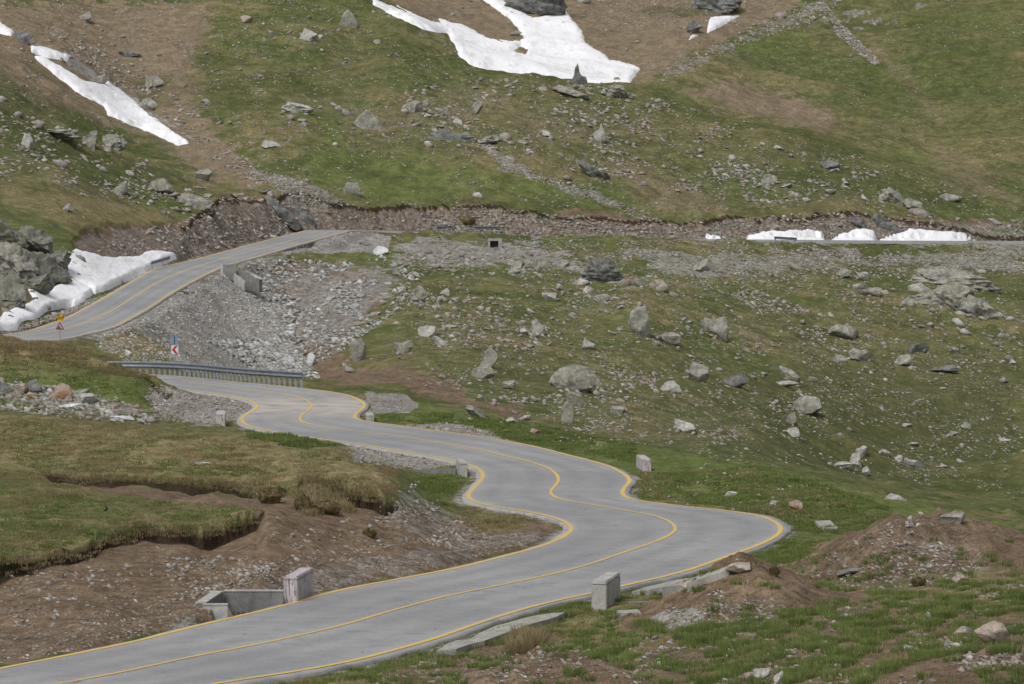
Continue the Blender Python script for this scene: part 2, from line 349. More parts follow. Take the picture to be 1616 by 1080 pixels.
# road cut along the upper road, scree, fill
paint('gravel', [(500,330),(610,338),(690,352),(850,350),(1060,358),(1300,345),(1616,352),(1616,392),(1100,384),(850,374),(560,366),(490,362)], .5, 5, 470, 560, 3)
paint('dirt', [(640,345),(720,325),(800,326),(860,340),(800,358),(700,352)], .95, 4, 470, 530, 4)
paint('dirt', [(860,333),(960,336),(1050,355),(1300,335),(1420,345),(1616,350),(1616,362),(1300,362),(1060,368),(870,355)], .8, 6, 470, 560, 6)
paint('dirt', [(200,375),(300,345),(340,312),(420,308),(480,320),(500,355),(400,375),(300,402),(220,408),(130,398)], .9, 6, 380, 500, 6)
paint('gravel', [(330,340),(420,320),(500,340),(490,362),(400,380),(300,404),(230,405),(300,380)], .45, 10, 380, 500, 8)
paint('gravel', [(145,530),(210,503),(300,450),(380,425),(430,450),(450,520),(500,600),(420,590),(300,585),(210,575),(150,550)], 1, 8, 300, 460, 6)
paint('dry', [(150,530),(240,505),(265,520),(280,560),(200,575),(150,550)], .75, 8, 300, 420, 8)
paint('gravel', [(430,395),(560,364),(620,372),(610,400),(540,398),(450,402)], 1, 4, 400, 500, 2)
paint('lush', [(455,402),(610,398),(640,405),(560,412),(450,408)], .7, 5, 400, 500, 4)
paint('dirt', [(380,430),(440,412),(560,420),(600,440),(620,480),(560,520),(540,580),(640,600),(640,612),(500,606),(450,540)], .8, 14, 280, 470, 14)
paint('gravel', [(400,420),(600,410),(660,440),(600,500),(560,540),(470,560),(440,500)], .55, 20, 280, 470, 20)
paint('dirt', [(500,570),(640,575),(720,600),(760,640),(820,640),(840,670),(700,640),(600,606),(500,606)], .7, 14, 230, 400, 12)
paint('gravel', [(620,372),(850,378),(900,400),(960,430),(1080,450),(1000,460),(860,430),(700,425),(620,405)], .6, 14, 400, 500, 14)
paint('gravel', [(960,390),(1240,396),(1300,392),(1616,392),(1616,430),(1500,430),(1350,425),(1250,430),(1100,450),(1040,435)], .56, 14, 400, 560, 14)
paint('gravel', [(1120,450),(1260,500),(1330,560),(1250,500),(1100,430)], .45, 12, 380, 500, 10)
paint('heath', [(1000,470),(1200,520),(1300,545),(1200,560),(1100,500),(1000,490)], .5, 22, 300, 500, 14)
paint('heath', [(640,470),(760,500),(820,520),(700,540),(640,500)], .4, 18, 300, 500, 14)
paint('heath', [(900,640),(1080,650),(1180,690),(1100,720),(950,690)], .35, 18, 200, 420, 12)
paint('heath', [(1180,560),(1616,560),(1616,720),(1400,690),(1250,640)], .35, 40, 300, 500, 18)
paint('lush', [(1420,470),(1616,440),(1616,540),(1500,520)], .45, 25, 380, 520, 14)
paint('lush', [(900,470),(1250,520),(1450,560),(1350,620),(1000,640),(850,600)], .28, 30, 240, 480, 20)
paint('lush', [(330,60),(560,20),(700,110),(900,160),(800,300),(450,290),(360,180)], .25, 35, 470, 620, 22)
paint('lush', [(1080,120),(1290,30),(1616,0),(1616,300),(1300,200)], .18, 35, 560, 900, 22)
paint('lush', [(820,480),(1000,560),(1000,600),(860,560),(700,500)], .3, 25, 280, 480, 14)
# bright verge right of the lower road
paint('lush', [(580,610),(720,630),(800,650),(900,690),(1050,715),(1200,730),(1300,760),(1420,790),(1616,830),(1616,880),(1500,830),(1300,800),(1160,800),(1000,780),(980,740),(900,716),(800,694),(680,674),(570,662)], .9, 10, 100, 262, 8)
paint('dry', [(1040,745),(1200,750),(1330,790),(1380,830),(1240,820),(1100,790)], .30, 20, 120, 230, 14)
paint('gravel', [(575,618),(640,624),(660,640),(640,652),(590,650),(580,635)], 1, 5, 200, 300, 3)
paint('gravel', [(640,672),(720,668),(790,688),(800,698),(700,682)], .75, 4, 180, 260, 3)
# left bank
paint('lush', [(-250,652),(0,655),(300,680),(500,706),(440,770),(280,750),(140,745),(-250,740)], .35, 25, 140, 215, 25)
paint('dry', [(-250,652),(0,655),(300,680),(560,706),(640,740),(600,790),(440,775),(280,750),(140,745),(-250,740)], .68, 18, 140, 215, 10)
paint('lush', [(-250,600),(0,590),(200,600),(250,640),(240,655),(0,652),(-250,650)], .75, 10, 205, 262, 8)
paint('dry', [(-250,770),(0,765),(250,780),(410,800),(420,830),(150,880),(-250,930)], .35, 20, 118, 165, 14)
paint('lush', [(0,775),(200,790),(330,800),(300,820),(150,835),(0,830)], .3, 20, 120, 165, 12)
paint('dry', [(0,835),(150,850),(400,800),(415,820),(330,845),(150,870),(0,905)], .55, 10, 118, 150, 8)
paint('gravel', [(0,598),(160,625),(250,650),(200,662),(60,650),(0,640)], .55, 8, 205, 250, 8)
paint('gravel', [(250,608),(330,618),(395,640),(400,655),(330,672),(250,660),(235,630)], .9, 6, 215, 262, 5)
paint('dry', [(-250,520),(0,532),(110,545),(200,575),(256,595),(200,590),(90,568),(-250,560)], .8, 10, 235, 290, 6)
# soil banks: everything between the eroded edges and the road
paint('dirt', [(-250,960),(0,920),(60,895),(145,872),(240,842),(330,846),(410,822),(400,800),(250,788),(130,770),(60,752),(160,765),(400,790),(620,790),(740,830),(760,850),(640,895),(520,925),(330,960),(0,1040),(-250,1090)], 1.0, 5, 95, 165, 5)
paint('gravel', [(-250,1060),(0,985),(200,960),(330,930),(400,890),(560,865),(760,858),(885,838),(900,845),(640,910),(540,928),(330,985),(0,1052),(-250,1110)], .40, 16, 95, 160, 10)
paint('gravel', [(600,790),(660,760),(740,830),(780,850),(700,862),(620,840)], .5, 12, 130, 180, 8)
paint('gravel', [(540,700),(690,722),(720,735),(660,745),(560,725)], .8, 5, 160, 215, 4)
paint('dry', [(200,870),(330,880),(420,880),(330,960),(150,1000),(60,960)], .5, 16, 95, 140, 12)
paint('lush', [(640,755),(740,745),(745,800),(680,800),(620,770)], .45, 8, 150, 190, 6)
paint('lush', [(380,676),(440,682),(520,705),(480,708),(400,692)], .9, 4, 185, 250, 3)
paint('dry', [(740,800),(850,815),(900,840),(840,860),(760,850),(700,830)], .5, 10, 130, 170, 8)
# right foreground
paint('lush', [(500,1060),(700,1010),(930,950),(1180,880),(1260,840),(1420,850),(1300,880),(1200,905),(1000,1000),(800,1000),(600,1070)], .75, 10, 90, 165, 6)
paint('lush', [(900,1000),(1100,990),(1300,960),(1450,940),(1616,930),(1616,1080),(1400,1080),(1100,1080),(950,1040)], .45, 20, 75, 128, 12)
paint('dirt', [(1500,960),(1616,970),(1616,1040),(1500,1010)], .8, 8, 75, 118, 6)
paint('dirt', [(1200,940),(1350,960),(1500,1000),(1560,1060),(1400,1040),(1250,990),(1150,960)], .55, 12, 75, 122, 12)
paint('gravel', [(1040,955),(1100,960),(1120,990),(1060,1000),(1020,975)], .7, 6, 90, 125, 5)
paint('gravel', [(1330,860),(1500,800),(1616,900),(1616,960),(1480,930),(1250,920),(1200,910)], .42, 14, 105, 140, 8)
paint('dirt', [(560,1075),(720,1030),(860,1005),(1010,1030),(1040,1080),(1400,1090),(1616,1090),(1616,960),(1450,950),(1300,925),(1240,960),(1330,985),(1200,1000),(1000,1010),(900,1025),(850,1075)], .62, 16, 75, 125, 18)
paint('dirt', [(1040,900),(1300,900),(1616,900),(1616,1090),(900,1090),(900,1000)], .40, 14, 75, 130, 18)
paint('dry', [(500,1075),(700,1010),(930,950),(1180,885),(1300,850),(1450,860),(1616,900),(1616,1090),(500,1090)], .55, 14, 75, 150, 10)
paint('heath', [(700,120),(900,160),(1100,200),(1000,240),(760,230),(640,180)], .4, 22, 480, 620, 18)
paint('dirt', [(-60,380),(60,380),(120,440),(110,480),(40,505),(-60,520)], .55, 8, 330, 420, 8)
paint('lush', [(-60,355),(50,355),(90,400),(60,430),(0,400),(-60,400)], .4, 8, 330, 420, 6)
paint('gravel', [(150,532),(236,506),(262,520),(280,558),(262,572),(200,574),(150,552)], -.8, 8, 300, 430, 6, 'add')
_r = sstep(235, 275, Dg); MASK['dry'] = np.maximum(MASK['dry'], .48*_r*sstep(.10, .5, REL+.2*WOB)); MASK['deep'] = np.maximum(MASK['deep'], .6*_r*sstep(.10, .5, -REL+.2*WOB))  # hummock shading put into the vegetation colour: drier crests, darker green hollows
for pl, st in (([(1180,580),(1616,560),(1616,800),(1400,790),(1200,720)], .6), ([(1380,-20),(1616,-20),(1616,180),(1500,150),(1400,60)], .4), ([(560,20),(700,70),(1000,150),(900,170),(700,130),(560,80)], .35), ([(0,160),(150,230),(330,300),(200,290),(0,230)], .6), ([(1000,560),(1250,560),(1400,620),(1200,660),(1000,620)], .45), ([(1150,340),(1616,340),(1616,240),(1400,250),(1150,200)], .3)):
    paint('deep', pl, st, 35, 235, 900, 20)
paint('dirt', [(-250,1020),(0,1000),(330,950),(560,885),(740,850),(850,815),(890,835),(903,842),(860,862),(720,898),(640,914),(540,932),(330,988),(0,1056),(-250,1112)], .62, 8, 95, 165, 8)
paint('gravel', [(330,940),(560,880),(760,850),(880,835),(900,843),(640,912),(540,930),(330,986)], .5, 8, 95, 165, 12)
# scree on the far right ridge
for pl in ([(1040,115),(1200,40),(1290,0),(1330,-10),(1310,25),(1180,70),(1090,112),(1040,128)], [(1290,-10),(1310,30),(1390,100),(1380,102),(1320,52),(1290,40)], [(1340,-10),(1370,20),(1340,40),(1420,20),(1480,-10),(1500,-10),(1430,30),(1345,55),(1330,40)]):
    paint('gravel', pl, .54, 12, 610, 900, 16)
paint('gravel', [(1360,180),(1420,175),(1440,200),(1380,210)], .4, 8, 560, 900, 6)
paint('gravel', [(740,215),(790,235),(840,268),(930,300),(1050,350),(1020,350),(900,300),(800,275)], .55, 8, 480, 600, 12)
paint('gravel', [(380,265),(470,280),(560,325),(500,330),(420,290)], .55, 8, 440, 540, 6)
paint('gravel', [(30,55),(110,85),(190,135),(250,180),(310,225),(290,215),(170,140),(90,95)], .7, 6, 480, 700, 6)
paint('gravel', [(0,270),(110,285),(215,335),(205,338),(100,292),(0,280)], .45, 3, 380, 500, 4)
# big patchiness
MASK['dirt'] = np.clip(MASK['dirt']+mspoil*1.1, 0, 1)
for k in ('lush', 'dry'): MASK[k] = MASK[k]*(1-np.clip(mspoil*1.4, 0, 1))
MASK['lush'] = MASK['lush']*(1-MASK['dirt']*.9)
cf_ = np.clip(cutm*1.1, 0, 1)*sstep(500, 420, V0)
MASK['dirt'] = np.maximum(MASK['dirt'], np.where(up > .5, cutm*.9, cutm*.5)); MASK['gravel'] = np.maximum(MASK['gravel'], np.where(up > .5, np.maximum(cutm*.5, fillm*.55), fillm*.3))
shoulder = sstep(1.3, 0.3, Sr)*(Y > 84)*sstep(-.2, .4, WOB+WOB2*.6+.15)
MASK['gravel'] = np.maximum(MASK['gravel'], .75*shoulder)
# dark band right under the turf edges
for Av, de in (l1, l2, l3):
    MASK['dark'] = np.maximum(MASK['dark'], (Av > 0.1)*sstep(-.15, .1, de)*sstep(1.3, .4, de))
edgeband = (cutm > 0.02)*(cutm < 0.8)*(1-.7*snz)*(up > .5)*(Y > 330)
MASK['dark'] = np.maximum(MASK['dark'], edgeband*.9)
# surface roughness
soft = np.clip(1-MASK['dirt']-MASK['gravel'], 0, 1); offroad = 1-bed
def rough(lam, a_, s, oct=2): return a_*fbm(X/lam, Y/lam, oct, s)
offroad = offroad*(1-.85*snz)
k1 = np.interp(Dg, [80, 250, 420], [1, 1, 0]); k2 = np.interp(Dg, [180, 380], [0, 1])
Z = Z+offroad*sstep(0.1, 2.0, Sr)*(k1*(soft*rough(.55, .07, 71)+soft*.20*(np.abs(fbm(X/1.1, Y/1.5, 3, 73))-.2)+soft*rough(2.4, .16, 75)+(1-soft)*rough(.9, .13, 77, 3))+k2*(rough(1.5, .20, 80, 2)+rough(2.6, .32, 81, 3)+rough(6, .45, 85, 3)+.22*fbm(X/7+3, (Y+X*.3)/1.9, 3, 88)))
rills = np.abs(fbm(X/1.1+Y/3.0, Y/6, 3, 90)); Z = Z-offroad*(np.clip(cutm+mspoil, 0, 1))*sstep(.5, 2, Sr)*rills*.35*np.where(up > .5, 1.1, .7)
V = YH-F*Z/Y
# overhang of the turf edges: the lip leans out towards the valley
Yo = Y.copy()
for Av, de in (l1, l2, l3): Yo = Yo-0.32*Av*sstep(-.9, -.05, de)*sstep(.12, 0, de)
Xo = X
VT = np.stack([Xo, Yo, Z], -1).reshape(-1, 3)
ii, jj = np.meshgrid(np.arange(NR-1), np.arange(NC-1), indexing='ij'); a0 = (ii*NC+jj).ravel()
me = np_mesh("ground", VT, np.stack([a0, a0+1, a0+NC+1, a0+NC], 1), smooth=True)
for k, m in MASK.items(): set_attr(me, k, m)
ground = link_mesh("ground", me); tag(ground, kind="structure")

# what the ground looks like from the survey point: first hit per bearing
jf = np.arange(34, 34+NFC)
def at(u, v, d0=70, d1=780):
    """world point of the ground seen at survey coordinates (u, v)"""
    j = int(np.clip(np.searchsorted(cols, (u-CU)/F), 1, NC-2)); i0 = np.searchsorted(rows, d0); i1 = np.searchsorted(rows, d1)
    col = V[i0:i1, j]; hit = np.nonzero(col <= v)[0]
    if len(hit) == 0: i = i1-1
    else: i = i0+hit[0]
    if i > i0 and i < i1 and V[i-1, j] > v:
        f = (V[i-1, j]-v)/(V[i-1, j]-V[i, j]+1e-9); d = rows[i-1]+(rows[i]-rows[i-1])*f; z = Z[i-1, j]+(Z[i, j]-Z[i-1, j])*f
    else: d = rows[i]; z = Z[i, j]
    return Vector(((u-CU)/F*d, d, z))
def mask_at(name, x, y):
    j = np.clip(np.searchsorted(cols, x/y), 0, NC-1); i = np.clip(np.searchsorted(rows, y), 0, NR-1); return MASK[name][i, j]
def ground_z(x, y):
    c = x/y; j = np.clip(np.searchsorted(cols, c)-1, 0, NC-2); i = np.clip(np.searchsorted(rows, y)-1, 0, NR-2)
    fj = (c-cols[j])/(cols[j+1]-cols[j]); fi = (y-rows[i])/(rows[i+1]-rows[i])
    return (Z[i, j]*(1-fj)+Z[i, j+1]*fj)*(1-fi)+(Z[i+1, j]*(1-fj)+Z[i+1, j+1]*fj)*fi
# ---------------------------------------------------------------- materials
class NT:
    def __init__(s, name, rough=0.9, spec=0.2):
        s.m = bpy.data.materials.new(name); s.m.use_nodes = True; s.t = s.m.node_tree; s.b = s.t.nodes["Principled BSDF"]
        s.b.inputs["Roughness"].default_value = rough; s.b.inputs["Specular IOR Level"].default_value = spec
        s.tc = s.t.nodes.new("ShaderNodeTexCoord").outputs["Object"]
    def _in(s, sock, v):
        if hasattr(v, 'node'): s.t.links.new(v, sock)
        elif isinstance(v, (tuple, list)): sock.default_value = (*v, 1) if len(v) == 3 and sock.type == 'RGBA' else v
        else: sock.default_value = v
    def attr(s, n, what="Fac"):
        a = s.t.nodes.new("ShaderNodeAttribute"); a.attribute_name = n; return a.outputs[what]
    def noise(s, sc, det=4, rough=.6, vec=None, dist=0.0):
        n = s.t.nodes.new("ShaderNodeTexNoise"); n.inputs["Scale"].default_value = sc; n.inputs["Detail"].default_value = det
        n.inputs["Roughness"].default_value = rough; n.inputs["Distortion"].default_value = dist
        s.t.links.new(vec or s.tc, n.inputs["Vector"]); return n.outputs["Fac"]
    def vor(s, sc, feat='F1', out="Color", vec=None, rnd=1.0):
        n = s.t.nodes.new("ShaderNodeTexVoronoi"); n.feature = feat; n.inputs["Scale"].default_value = sc; n.inputs["Randomness"].default_value = rnd
        s.t.links.new(vec or s.tc, n.inputs["Vector"]); return n.outputs[out]
    def math(s, op, a, b=0.0, clamp=False):
        n = s.t.nodes.new("ShaderNodeMath"); n.operation = op; n.use_clamp = clamp; s._in(n.inputs[0], a); s._in(n.inputs[1], b); return n.outputs[0]
    def ramp(s, f, a, b, lo=0.0, hi=1.0):
        n = s.t.nodes.new("ShaderNodeMapRange"); n.interpolation_type = 'SMOOTHSTEP'
        for i, v in zip(range(5), (f, a, b, lo, hi)): s._in(n.inputs[i], v)
        return n.outputs[0]
    def mix(s, f, a, b):
        n = s.t.nodes.new("ShaderNodeMix"); n.data_type = 'RGBA'; s._in(n.inputs[0], f); s._in(n.inputs[6], a); s._in(n.inputs[7], b); return n.outputs[2]
    def cramp(s, f, stops):
        n = s.t.nodes.new("ShaderNodeValToRGB"); e = n.color_ramp.elements
        while len(e) < len(stops): e.new(0.5)
        for k, (p, c) in enumerate(stops): e[k].position = p; e[k].color = (*c, 1)
        s._in(n.inputs[0], f); return n.outputs[0]
    def mul(s, c, f):
        n = s.t.nodes.new("ShaderNodeMix"); n.data_type = 'RGBA'; n.blend_type = 'MULTIPLY'; n.inputs[0].default_value = 1
        s._in(n.inputs[6], c); g = s.t.nodes.new("ShaderNodeCombineColor")
        for k in range(3): s._in(g.inputs[k], f)
        s.t.links.new(g.outputs[0], n.inputs[7]); return n.outputs[2]
    def stretch(s, v):
        n = s.t.nodes.new("ShaderNodeMapping"); n.inputs["Scale"].default_value = v; s.t.links.new(s.tc, n.inputs[0]); return n.outputs[0]
    def bump(s, h, st, dist):
        n = s.t.nodes.new("ShaderNodeBump"); n.inputs["Strength"].default_value = st; n.inputs["Distance"].default_value = dist
        s._in(n.inputs["Height"], h); s.t.links.new(n.outputs[0], s.b.inputs["Normal"])
    def done(s, c): s._in(s.b.inputs["Base Color"], c); return s.m

g = NT("mountain_ground", .95, .1)
nb = g.noise(.035, 4); nm = g.noise(.28, 5, .65); nf = g.noise(2.2, 6, .7); nv = g.noise(11, 4, .7); nx = g.noise(40, 2, .6)
fine = g.math('ADD', g.math('MULTIPLY', nf, .55), g.math('MULTIPLY', nv, .45))
def thr(ch, k=.8, lo=.38, hi=.62, n=None):
    a = g.math('ADD', g.attr(ch), g.math('MULTIPLY', g.math('SUBTRACT', n or fine, .5), k)); return g.ramp(a, lo, hi)
mixed = g.math('ADD', g.math('MULTIPLY', nm, .5), g.math('MULTIPLY', nf, .5))
grass = g.mix(g.ramp(mixed, .36, .64), (.068, .080, .029), (.156, .143, .064))
grass = g.mix(g.ramp(nb, .46, .56, 0, .6), grass, (.064, .092, .025))
grass = g.mix(g.ramp(g.noise(.9, 5, .7), .50, .68, 0, .8), grass, (.168, .134, .080))
grass = g.mix(g.math('MULTIPLY', thr('lush', .9, .2, .9, mixed), .8), grass, g.mix(g.ramp(fine, .4, .62), (.072, .108, .026), (.150, .168, .056)))
grass = g.mix(g.math('MULTIPLY', thr('dry', 1.1, .15, .85, mixed), .85), grass, g.mix(g.ramp(fine, .38, .62), (.125, .100, .048), (.300, .245, .135)))
grass = g.mix(g.math('MULTIPLY', thr('heath', 1.1, .15, .85, mixed), .85), grass, g.mix(g.ramp(fine, .38, .62), (.145, .108, .072), (.260, .205, .145)))
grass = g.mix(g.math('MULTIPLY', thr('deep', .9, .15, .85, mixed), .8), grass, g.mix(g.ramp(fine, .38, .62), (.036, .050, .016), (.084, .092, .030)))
soil = g.mix(g.ramp(fine, .38, .64), (.095, .067, .044), (.240, .178, .120))
soil = g.mix(g.ramp(nm, .48, .72, 0, .5), soil, (.165, .112, .074))
st1 = g.vor(7, out="Color"); st2 = g.vor(2.6, out="Color")
def grey(c):
    n = g.t.nodes.new("ShaderNodeSeparateColor"); g.t.links.new(c, n.inputs[0]); return n.outputs[0]
v1 = grey(st1); v2 = grey(st2)
stones = g.cramp(v1, [(0, (.17, .15, .13)), (.35, (.23, .215, .195)), (.7, (.34, .33, .31)), (1, (.50, .49, .47))])
stones2 = g.cramp(v2, [(0, (.18, .165, .145)), (.5, (.27, .255, .235)), (1, (.42, .41, .39))])
gmix = g.mix(g.ramp(nf, .42, .58), stones, stones2); gmix = g.mix(.55, gmix, g.mix(g.ramp(fine, .38, .62), (.17, .15, .125), (.36, .345, .32)))
edge = g.vor(7, 'DISTANCE_TO_EDGE', "Distance"); gmix = g.mul(gmix, g.ramp(edge, 0, .12, .75, 1))
c = g.mix(thr('dirt', .9, .35, .6, mixed), grass, soil)
c = g.mix(thr('gravel', 1.1, .42, .6), c, gmix)
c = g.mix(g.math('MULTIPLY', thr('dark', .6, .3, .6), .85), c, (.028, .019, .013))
# scattered chips of pale stone in all the turf
chip = g.math('LESS_THAN', g.vor(1.6, out="Distance"), g.ramp(g.noise(.12, 3), .45, .75, .0, .13))
chipc = g.math('MULTIPLY', chip, g.ramp(v2, .3, .5)); c = g.mix(chipc, c, (.36, .345, .31))
c = g.mul(c, g.ramp(nx, .3, .7, .82, 1.18)); c = g.mul(c, g.ramp(g.noise(.45, 7, .75), .36, .64, .78, 1.2))
h = g.math('ADD', g.math('MULTIPLY', nf, .5), g.math('MULTIPLY', nv, .3))
h = g.math('ADD', h, g.math('MULTIPLY', g.math('MULTIPLY', thr('gravel', 1.1, .42, .6), v1), .10))
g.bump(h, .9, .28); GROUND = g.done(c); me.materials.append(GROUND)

a = NT("asphalt", .85, .3)
nA = a.noise(.12, 4, .6); nB = a.noise(1.3, 4, .6); nC = a.noise(35, 3, .7)
ac = a.mix(a.ramp(nA, .35, .65), (.225, .227, .233), (.285, .284, .282))
ac = a.mix(a.ramp(nB, .45, .7, 0, .6), ac, (.195, .197, .205)); ac = a.mul(ac, a.ramp(nC, .25, .75, .72, 1.28)); ac = a.mix(a.math('MULTIPLY', a.attr('track'), a.ramp(a.noise(.35, 4), .3, .6, .1, .55)), ac, (.168, .170, .177)); ac = a.mul(ac, a.ramp(a.noise(6, 5, .75), .3, .7, .9, 1.1))
crk = a.vor(.22, 'DISTANCE_TO_EDGE', "Distance", vec=None); ac = a.mix(a.math('MULTIPLY', a.math('LESS_THAN', crk, .0035), a.ramp(nB, .5, .6)), ac, (.11, .11, .115))
ac = a.mix(a.math('MULTIPLY', a.attr("dust"), a.ramp(a.noise(.5, 5, .7), .3, .6)), ac, (.40, .36, .31))
ac = a.mix(a.math('MULTIPLY', a.attr("edgew"), a.ramp(nB, .35, .6)), ac, (.33, .32, .30))
a.bump(nC, .3, .02); ASPHALT = a.done(ac)
y = NT("yellow_road_paint", .7, .3); yn = y.noise(2.2, 5, .75)
YELLOW = y.done(y.mix(y.ramp(yn, .50, .72, 0, .8), y.mix(y.ramp(y.noise(.2, 2), .4, .6), (.56, .385, .09), (.50, .36, .13)), (.36, .33, .26)))
def concrete(name, c0, c1, stain=.5, graffiti=None):
    k = NT(name, .9, .2); n1 = k.noise(1.8, 5, .65); n2 = k.noise(14, 4, .7); n3 = k.noise(1.0, 4, .7, k.stretch((5, 5, .6)))
    col = k.mix(k.ramp(n1, .35, .65), c0, c1); col = k.mix(k.ramp(n3, .5, .72, 0, stain), col, tuple(x*.45 for x in c0)); col = k.mul(col, k.ramp(n2, .3, .7, .85, 1.12))
    if graffiti:
        n4 = k.noise(4.5, 3, .6, k.stretch((4, 4, .55)), .6); col = k.mix(k.ramp(n4, .52, .60, 0, .85), col, graffiti)
    k.bump(n2, .3, .02); return k.done(col)
CONC = concrete("weathered_concrete", (.30, .295, .28), (.40, .39, .37))
CONC_OLD = concrete("mossy_concrete", (.24, .235, .21), (.34, .33, .30), .7)
CONC_G = concrete("stained_parapet_concrete", (.38, .36, .37), (.50, .47, .48), .5, (.17, .10, .12))
CONC_D = concrete("dark_concrete", (.15, .15, .145), (.20, .20, .195), .6)  # darker concrete for basin walls, low walls and one wing wall
def metal(name, c, r=.5):
    k = NT(name, r, .4); k.b.inputs["Metallic"].default_value = .35; n = k.noise(2.5, 4); return k.done(k.mix(k.ramp(n, .35, .7), c, tuple(x*.78 for x in c)))
GALV = metal("galvanised_steel", (.36, .39, .43)); POST = metal("steel_post", (.30, .32, .34))
def paintm(name, c, r=.6):
    k = NT(name, r, .3); return k.done(k.mix(k.ramp(k.noise(6, 3), .4, .7), c, tuple(x*.88 for x in c)))
SIGN_Y = paintm("orange_yellow_sign_paint", (.62, .33, .01)); SIGN_O = paintm("deep_orange_sign_paint", (.42, .17, .01)); SIGN_P = paintm("faded_sign_face", (.40, .33, .35)); SIGN_DR = paintm("dark_red_sign_paint", (.24, .05, .06)); SIGN_R = paintm("red_sign_paint", (.42, .035, .03)); SIGN_W = paintm("white_sign_paint", (.62, .62, .64))
SIGN_B = paintm("blue_grey_sign_back", (.17, .25, .36)); BLACK = paintm("black_paint_and_shade", (.02, .018, .02)); FEATHER = paintm("black_feathers", (.012, .011, .012), .45); BEAK = paintm("dark_beak", (.03, .025, .02))
s = NT("old_snow", .75, .25); sn = s.noise(.5, 5, .65, s.stretch((1.2, .5, 1))); sf = s.noise(5, 5, .7)
sc_ = s.mix(s.ramp(sn, .48, .72), (.76, .76, .785), (.60, .59, .585)); sc_ = s.mix(s.ramp(s.noise(1.7, 6, .75), .60, .74, 0, .6), sc_, (.44, .41, .385)); sc_ = s.mul(sc_, s.ramp(sf, .3, .7, .93, 1.04))
s.b.inputs["Subsurface Weight"].default_value = 0.0; s.bump(s.math('ADD', sn, s.math('MULTIPLY', sf, .3)), .8, .35); s.b.inputs['Roughness'].default_value = .9; SNOW = s.done(sc_)
def rockm(name, lo, hi, lichen=.0, lc=(.26, .27, .11), pink=None, obj=True, vein=.4):
    k = NT(name, .92, .2); n1 = k.noise(1.1, 6, .65); n2 = k.noise(6, 5, .7); n3 = k.noise(.7, 5, .7, k.stretch((1, 1, 5)))
    col = k.mix(k.ramp(n1, .36, .64), lo, hi); col = k.mix(k.ramp(n3, .55, .68, 0, vein), col, tuple(x*.5 for x in lo))
    tn = k.attr("tone"); col = k.mul(col, k.math('ADD', k.math('MULTIPLY', tn, .9), .62 if not obj else 1.0))
    if pink: col = k.mix(k.ramp(k.noise(.8 if obj else .5, 4, .6), .42, .6, 0, 1 if obj else .6), col, pink)
    if lichen: col = k.mix(k.ramp(k.noise(1.9, 6, .75), .62-lichen*.25, .70-lichen*.18, 0, .8), col, lc)
    ck = k.vor(1.7, 'DISTANCE_TO_EDGE', "Distance", k.stretch((1, 1, 1.8))); col = k.mix(k.math('MULTIPLY', k.ramp(ck, .0, .03, .45, 0), k.ramp(n1, .47, .6)), col, (.05, .05, .045))
    col = k.mul(col, k.ramp(n2, .3, .7, .78, 1.2)); k.bump(k.math('ADD', n1, k.math('MULTIPLY', n2, .5)), .9, .22); return k.done(col)
R_GREY = rockm("grey_rock", (.175, .166, .148), (.35, .34, .305), .3); R_PALE = rockm("pale_rock", (.28, .27, .245), (.44, .43, .40), .0)
R_LICH = rockm("lichen_rock", (.17, .165, .15), (.34, .33, .30), .5, (.25, .26, .14)); R_DARK = rockm("dark_slab_rock", (.105, .106, .103), (.205, .205, .198), .15)
R_PINK = rockm("rusty_pink_rock", (.34, .28, .23), (.42, .35, .30), 0, pink=(.29, .18, .12)); R_WHITE = rockm("white_rock", (.42, .43, .43), (.60, .61, .62), 0, vein=.2)
R_FACE = rockm("rock_face", (.105, .108, .095), (.225, .222, .198), .5, (.17, .175, .10))
R_SCREE = rockm("scree_stone", (.22, .215, .20), (.42, .415, .40), 0, obj=False, vein=.25)
R_TAN = rockm("tan_rock", (.30, .25, .20), (.42, .36, .31), 0)
R_LOOSE = rockm("loose_stone", (.19, .175, .155), (.37, .355, .33), .12, obj=False, pink=(.25, .20, .155))
def grassm(name, c0, c1):
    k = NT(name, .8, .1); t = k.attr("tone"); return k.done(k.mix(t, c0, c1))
G_GREEN = grassm("green_grass_blades", (.062, .098, .022), (.205, .235, .085)); G_DRY = grassm("dry_grass_blades", (.12, .098, .045), (.37, .31, .175))
# ---------------------------------------------------------------- road
L2 = mL+(mL-cl)/np.maximum(hwL, 1)[:, None]*0.30; R2 = mR+(mR-cl)/np.maximum(hwR, 1)[:, None]*0.30
_sn = np.clip(fbm(np.arange(len(cl))*.22, np.full(len(cl), 7.), 3, 8)*2.2+.35, 0, 1)[:, None]; R2[:, :2] += ((mR-cl)/np.maximum(hwR, 1)[:, None])[:, :2]*.16*_sn*(cl[:, 1:2] < 175)
wv = 0.10*fbm(np.arange(len(cl))*.35, np.zeros(len(cl)), 3, 5)
L2[:, 0] += wv; R2[:, 0] += wv[::-1]
FR = np.linspace(-1, 1, 25); secs = [L2-[0, 0, .16], L2-[0, 0, .02]]+[cl+((mR if f > 0 else mL)-cl)*abs(f)+[0, 0, .03*(1-abs(f))] for f in FR]+[R2-[0, 0, .02], R2-[0, 0, .16]]
n, k = len(cl), len(secs); RV = np.stack(secs, 1).reshape(-1, 3)
i_, j_ = np.meshgrid(np.arange(n-1), np.arange(k-1), indexing='ij'); a0 = (i_*k+j_).ravel()
rme = np_mesh("road", RV, np.stack([a0, a0+1, a0+k+1, a0+k], 1), smooth=True)
uu = CU+F*cl[:, 0]/cl[:, 1]; vv = YH-F*cl[:, 2]/cl[:, 1]
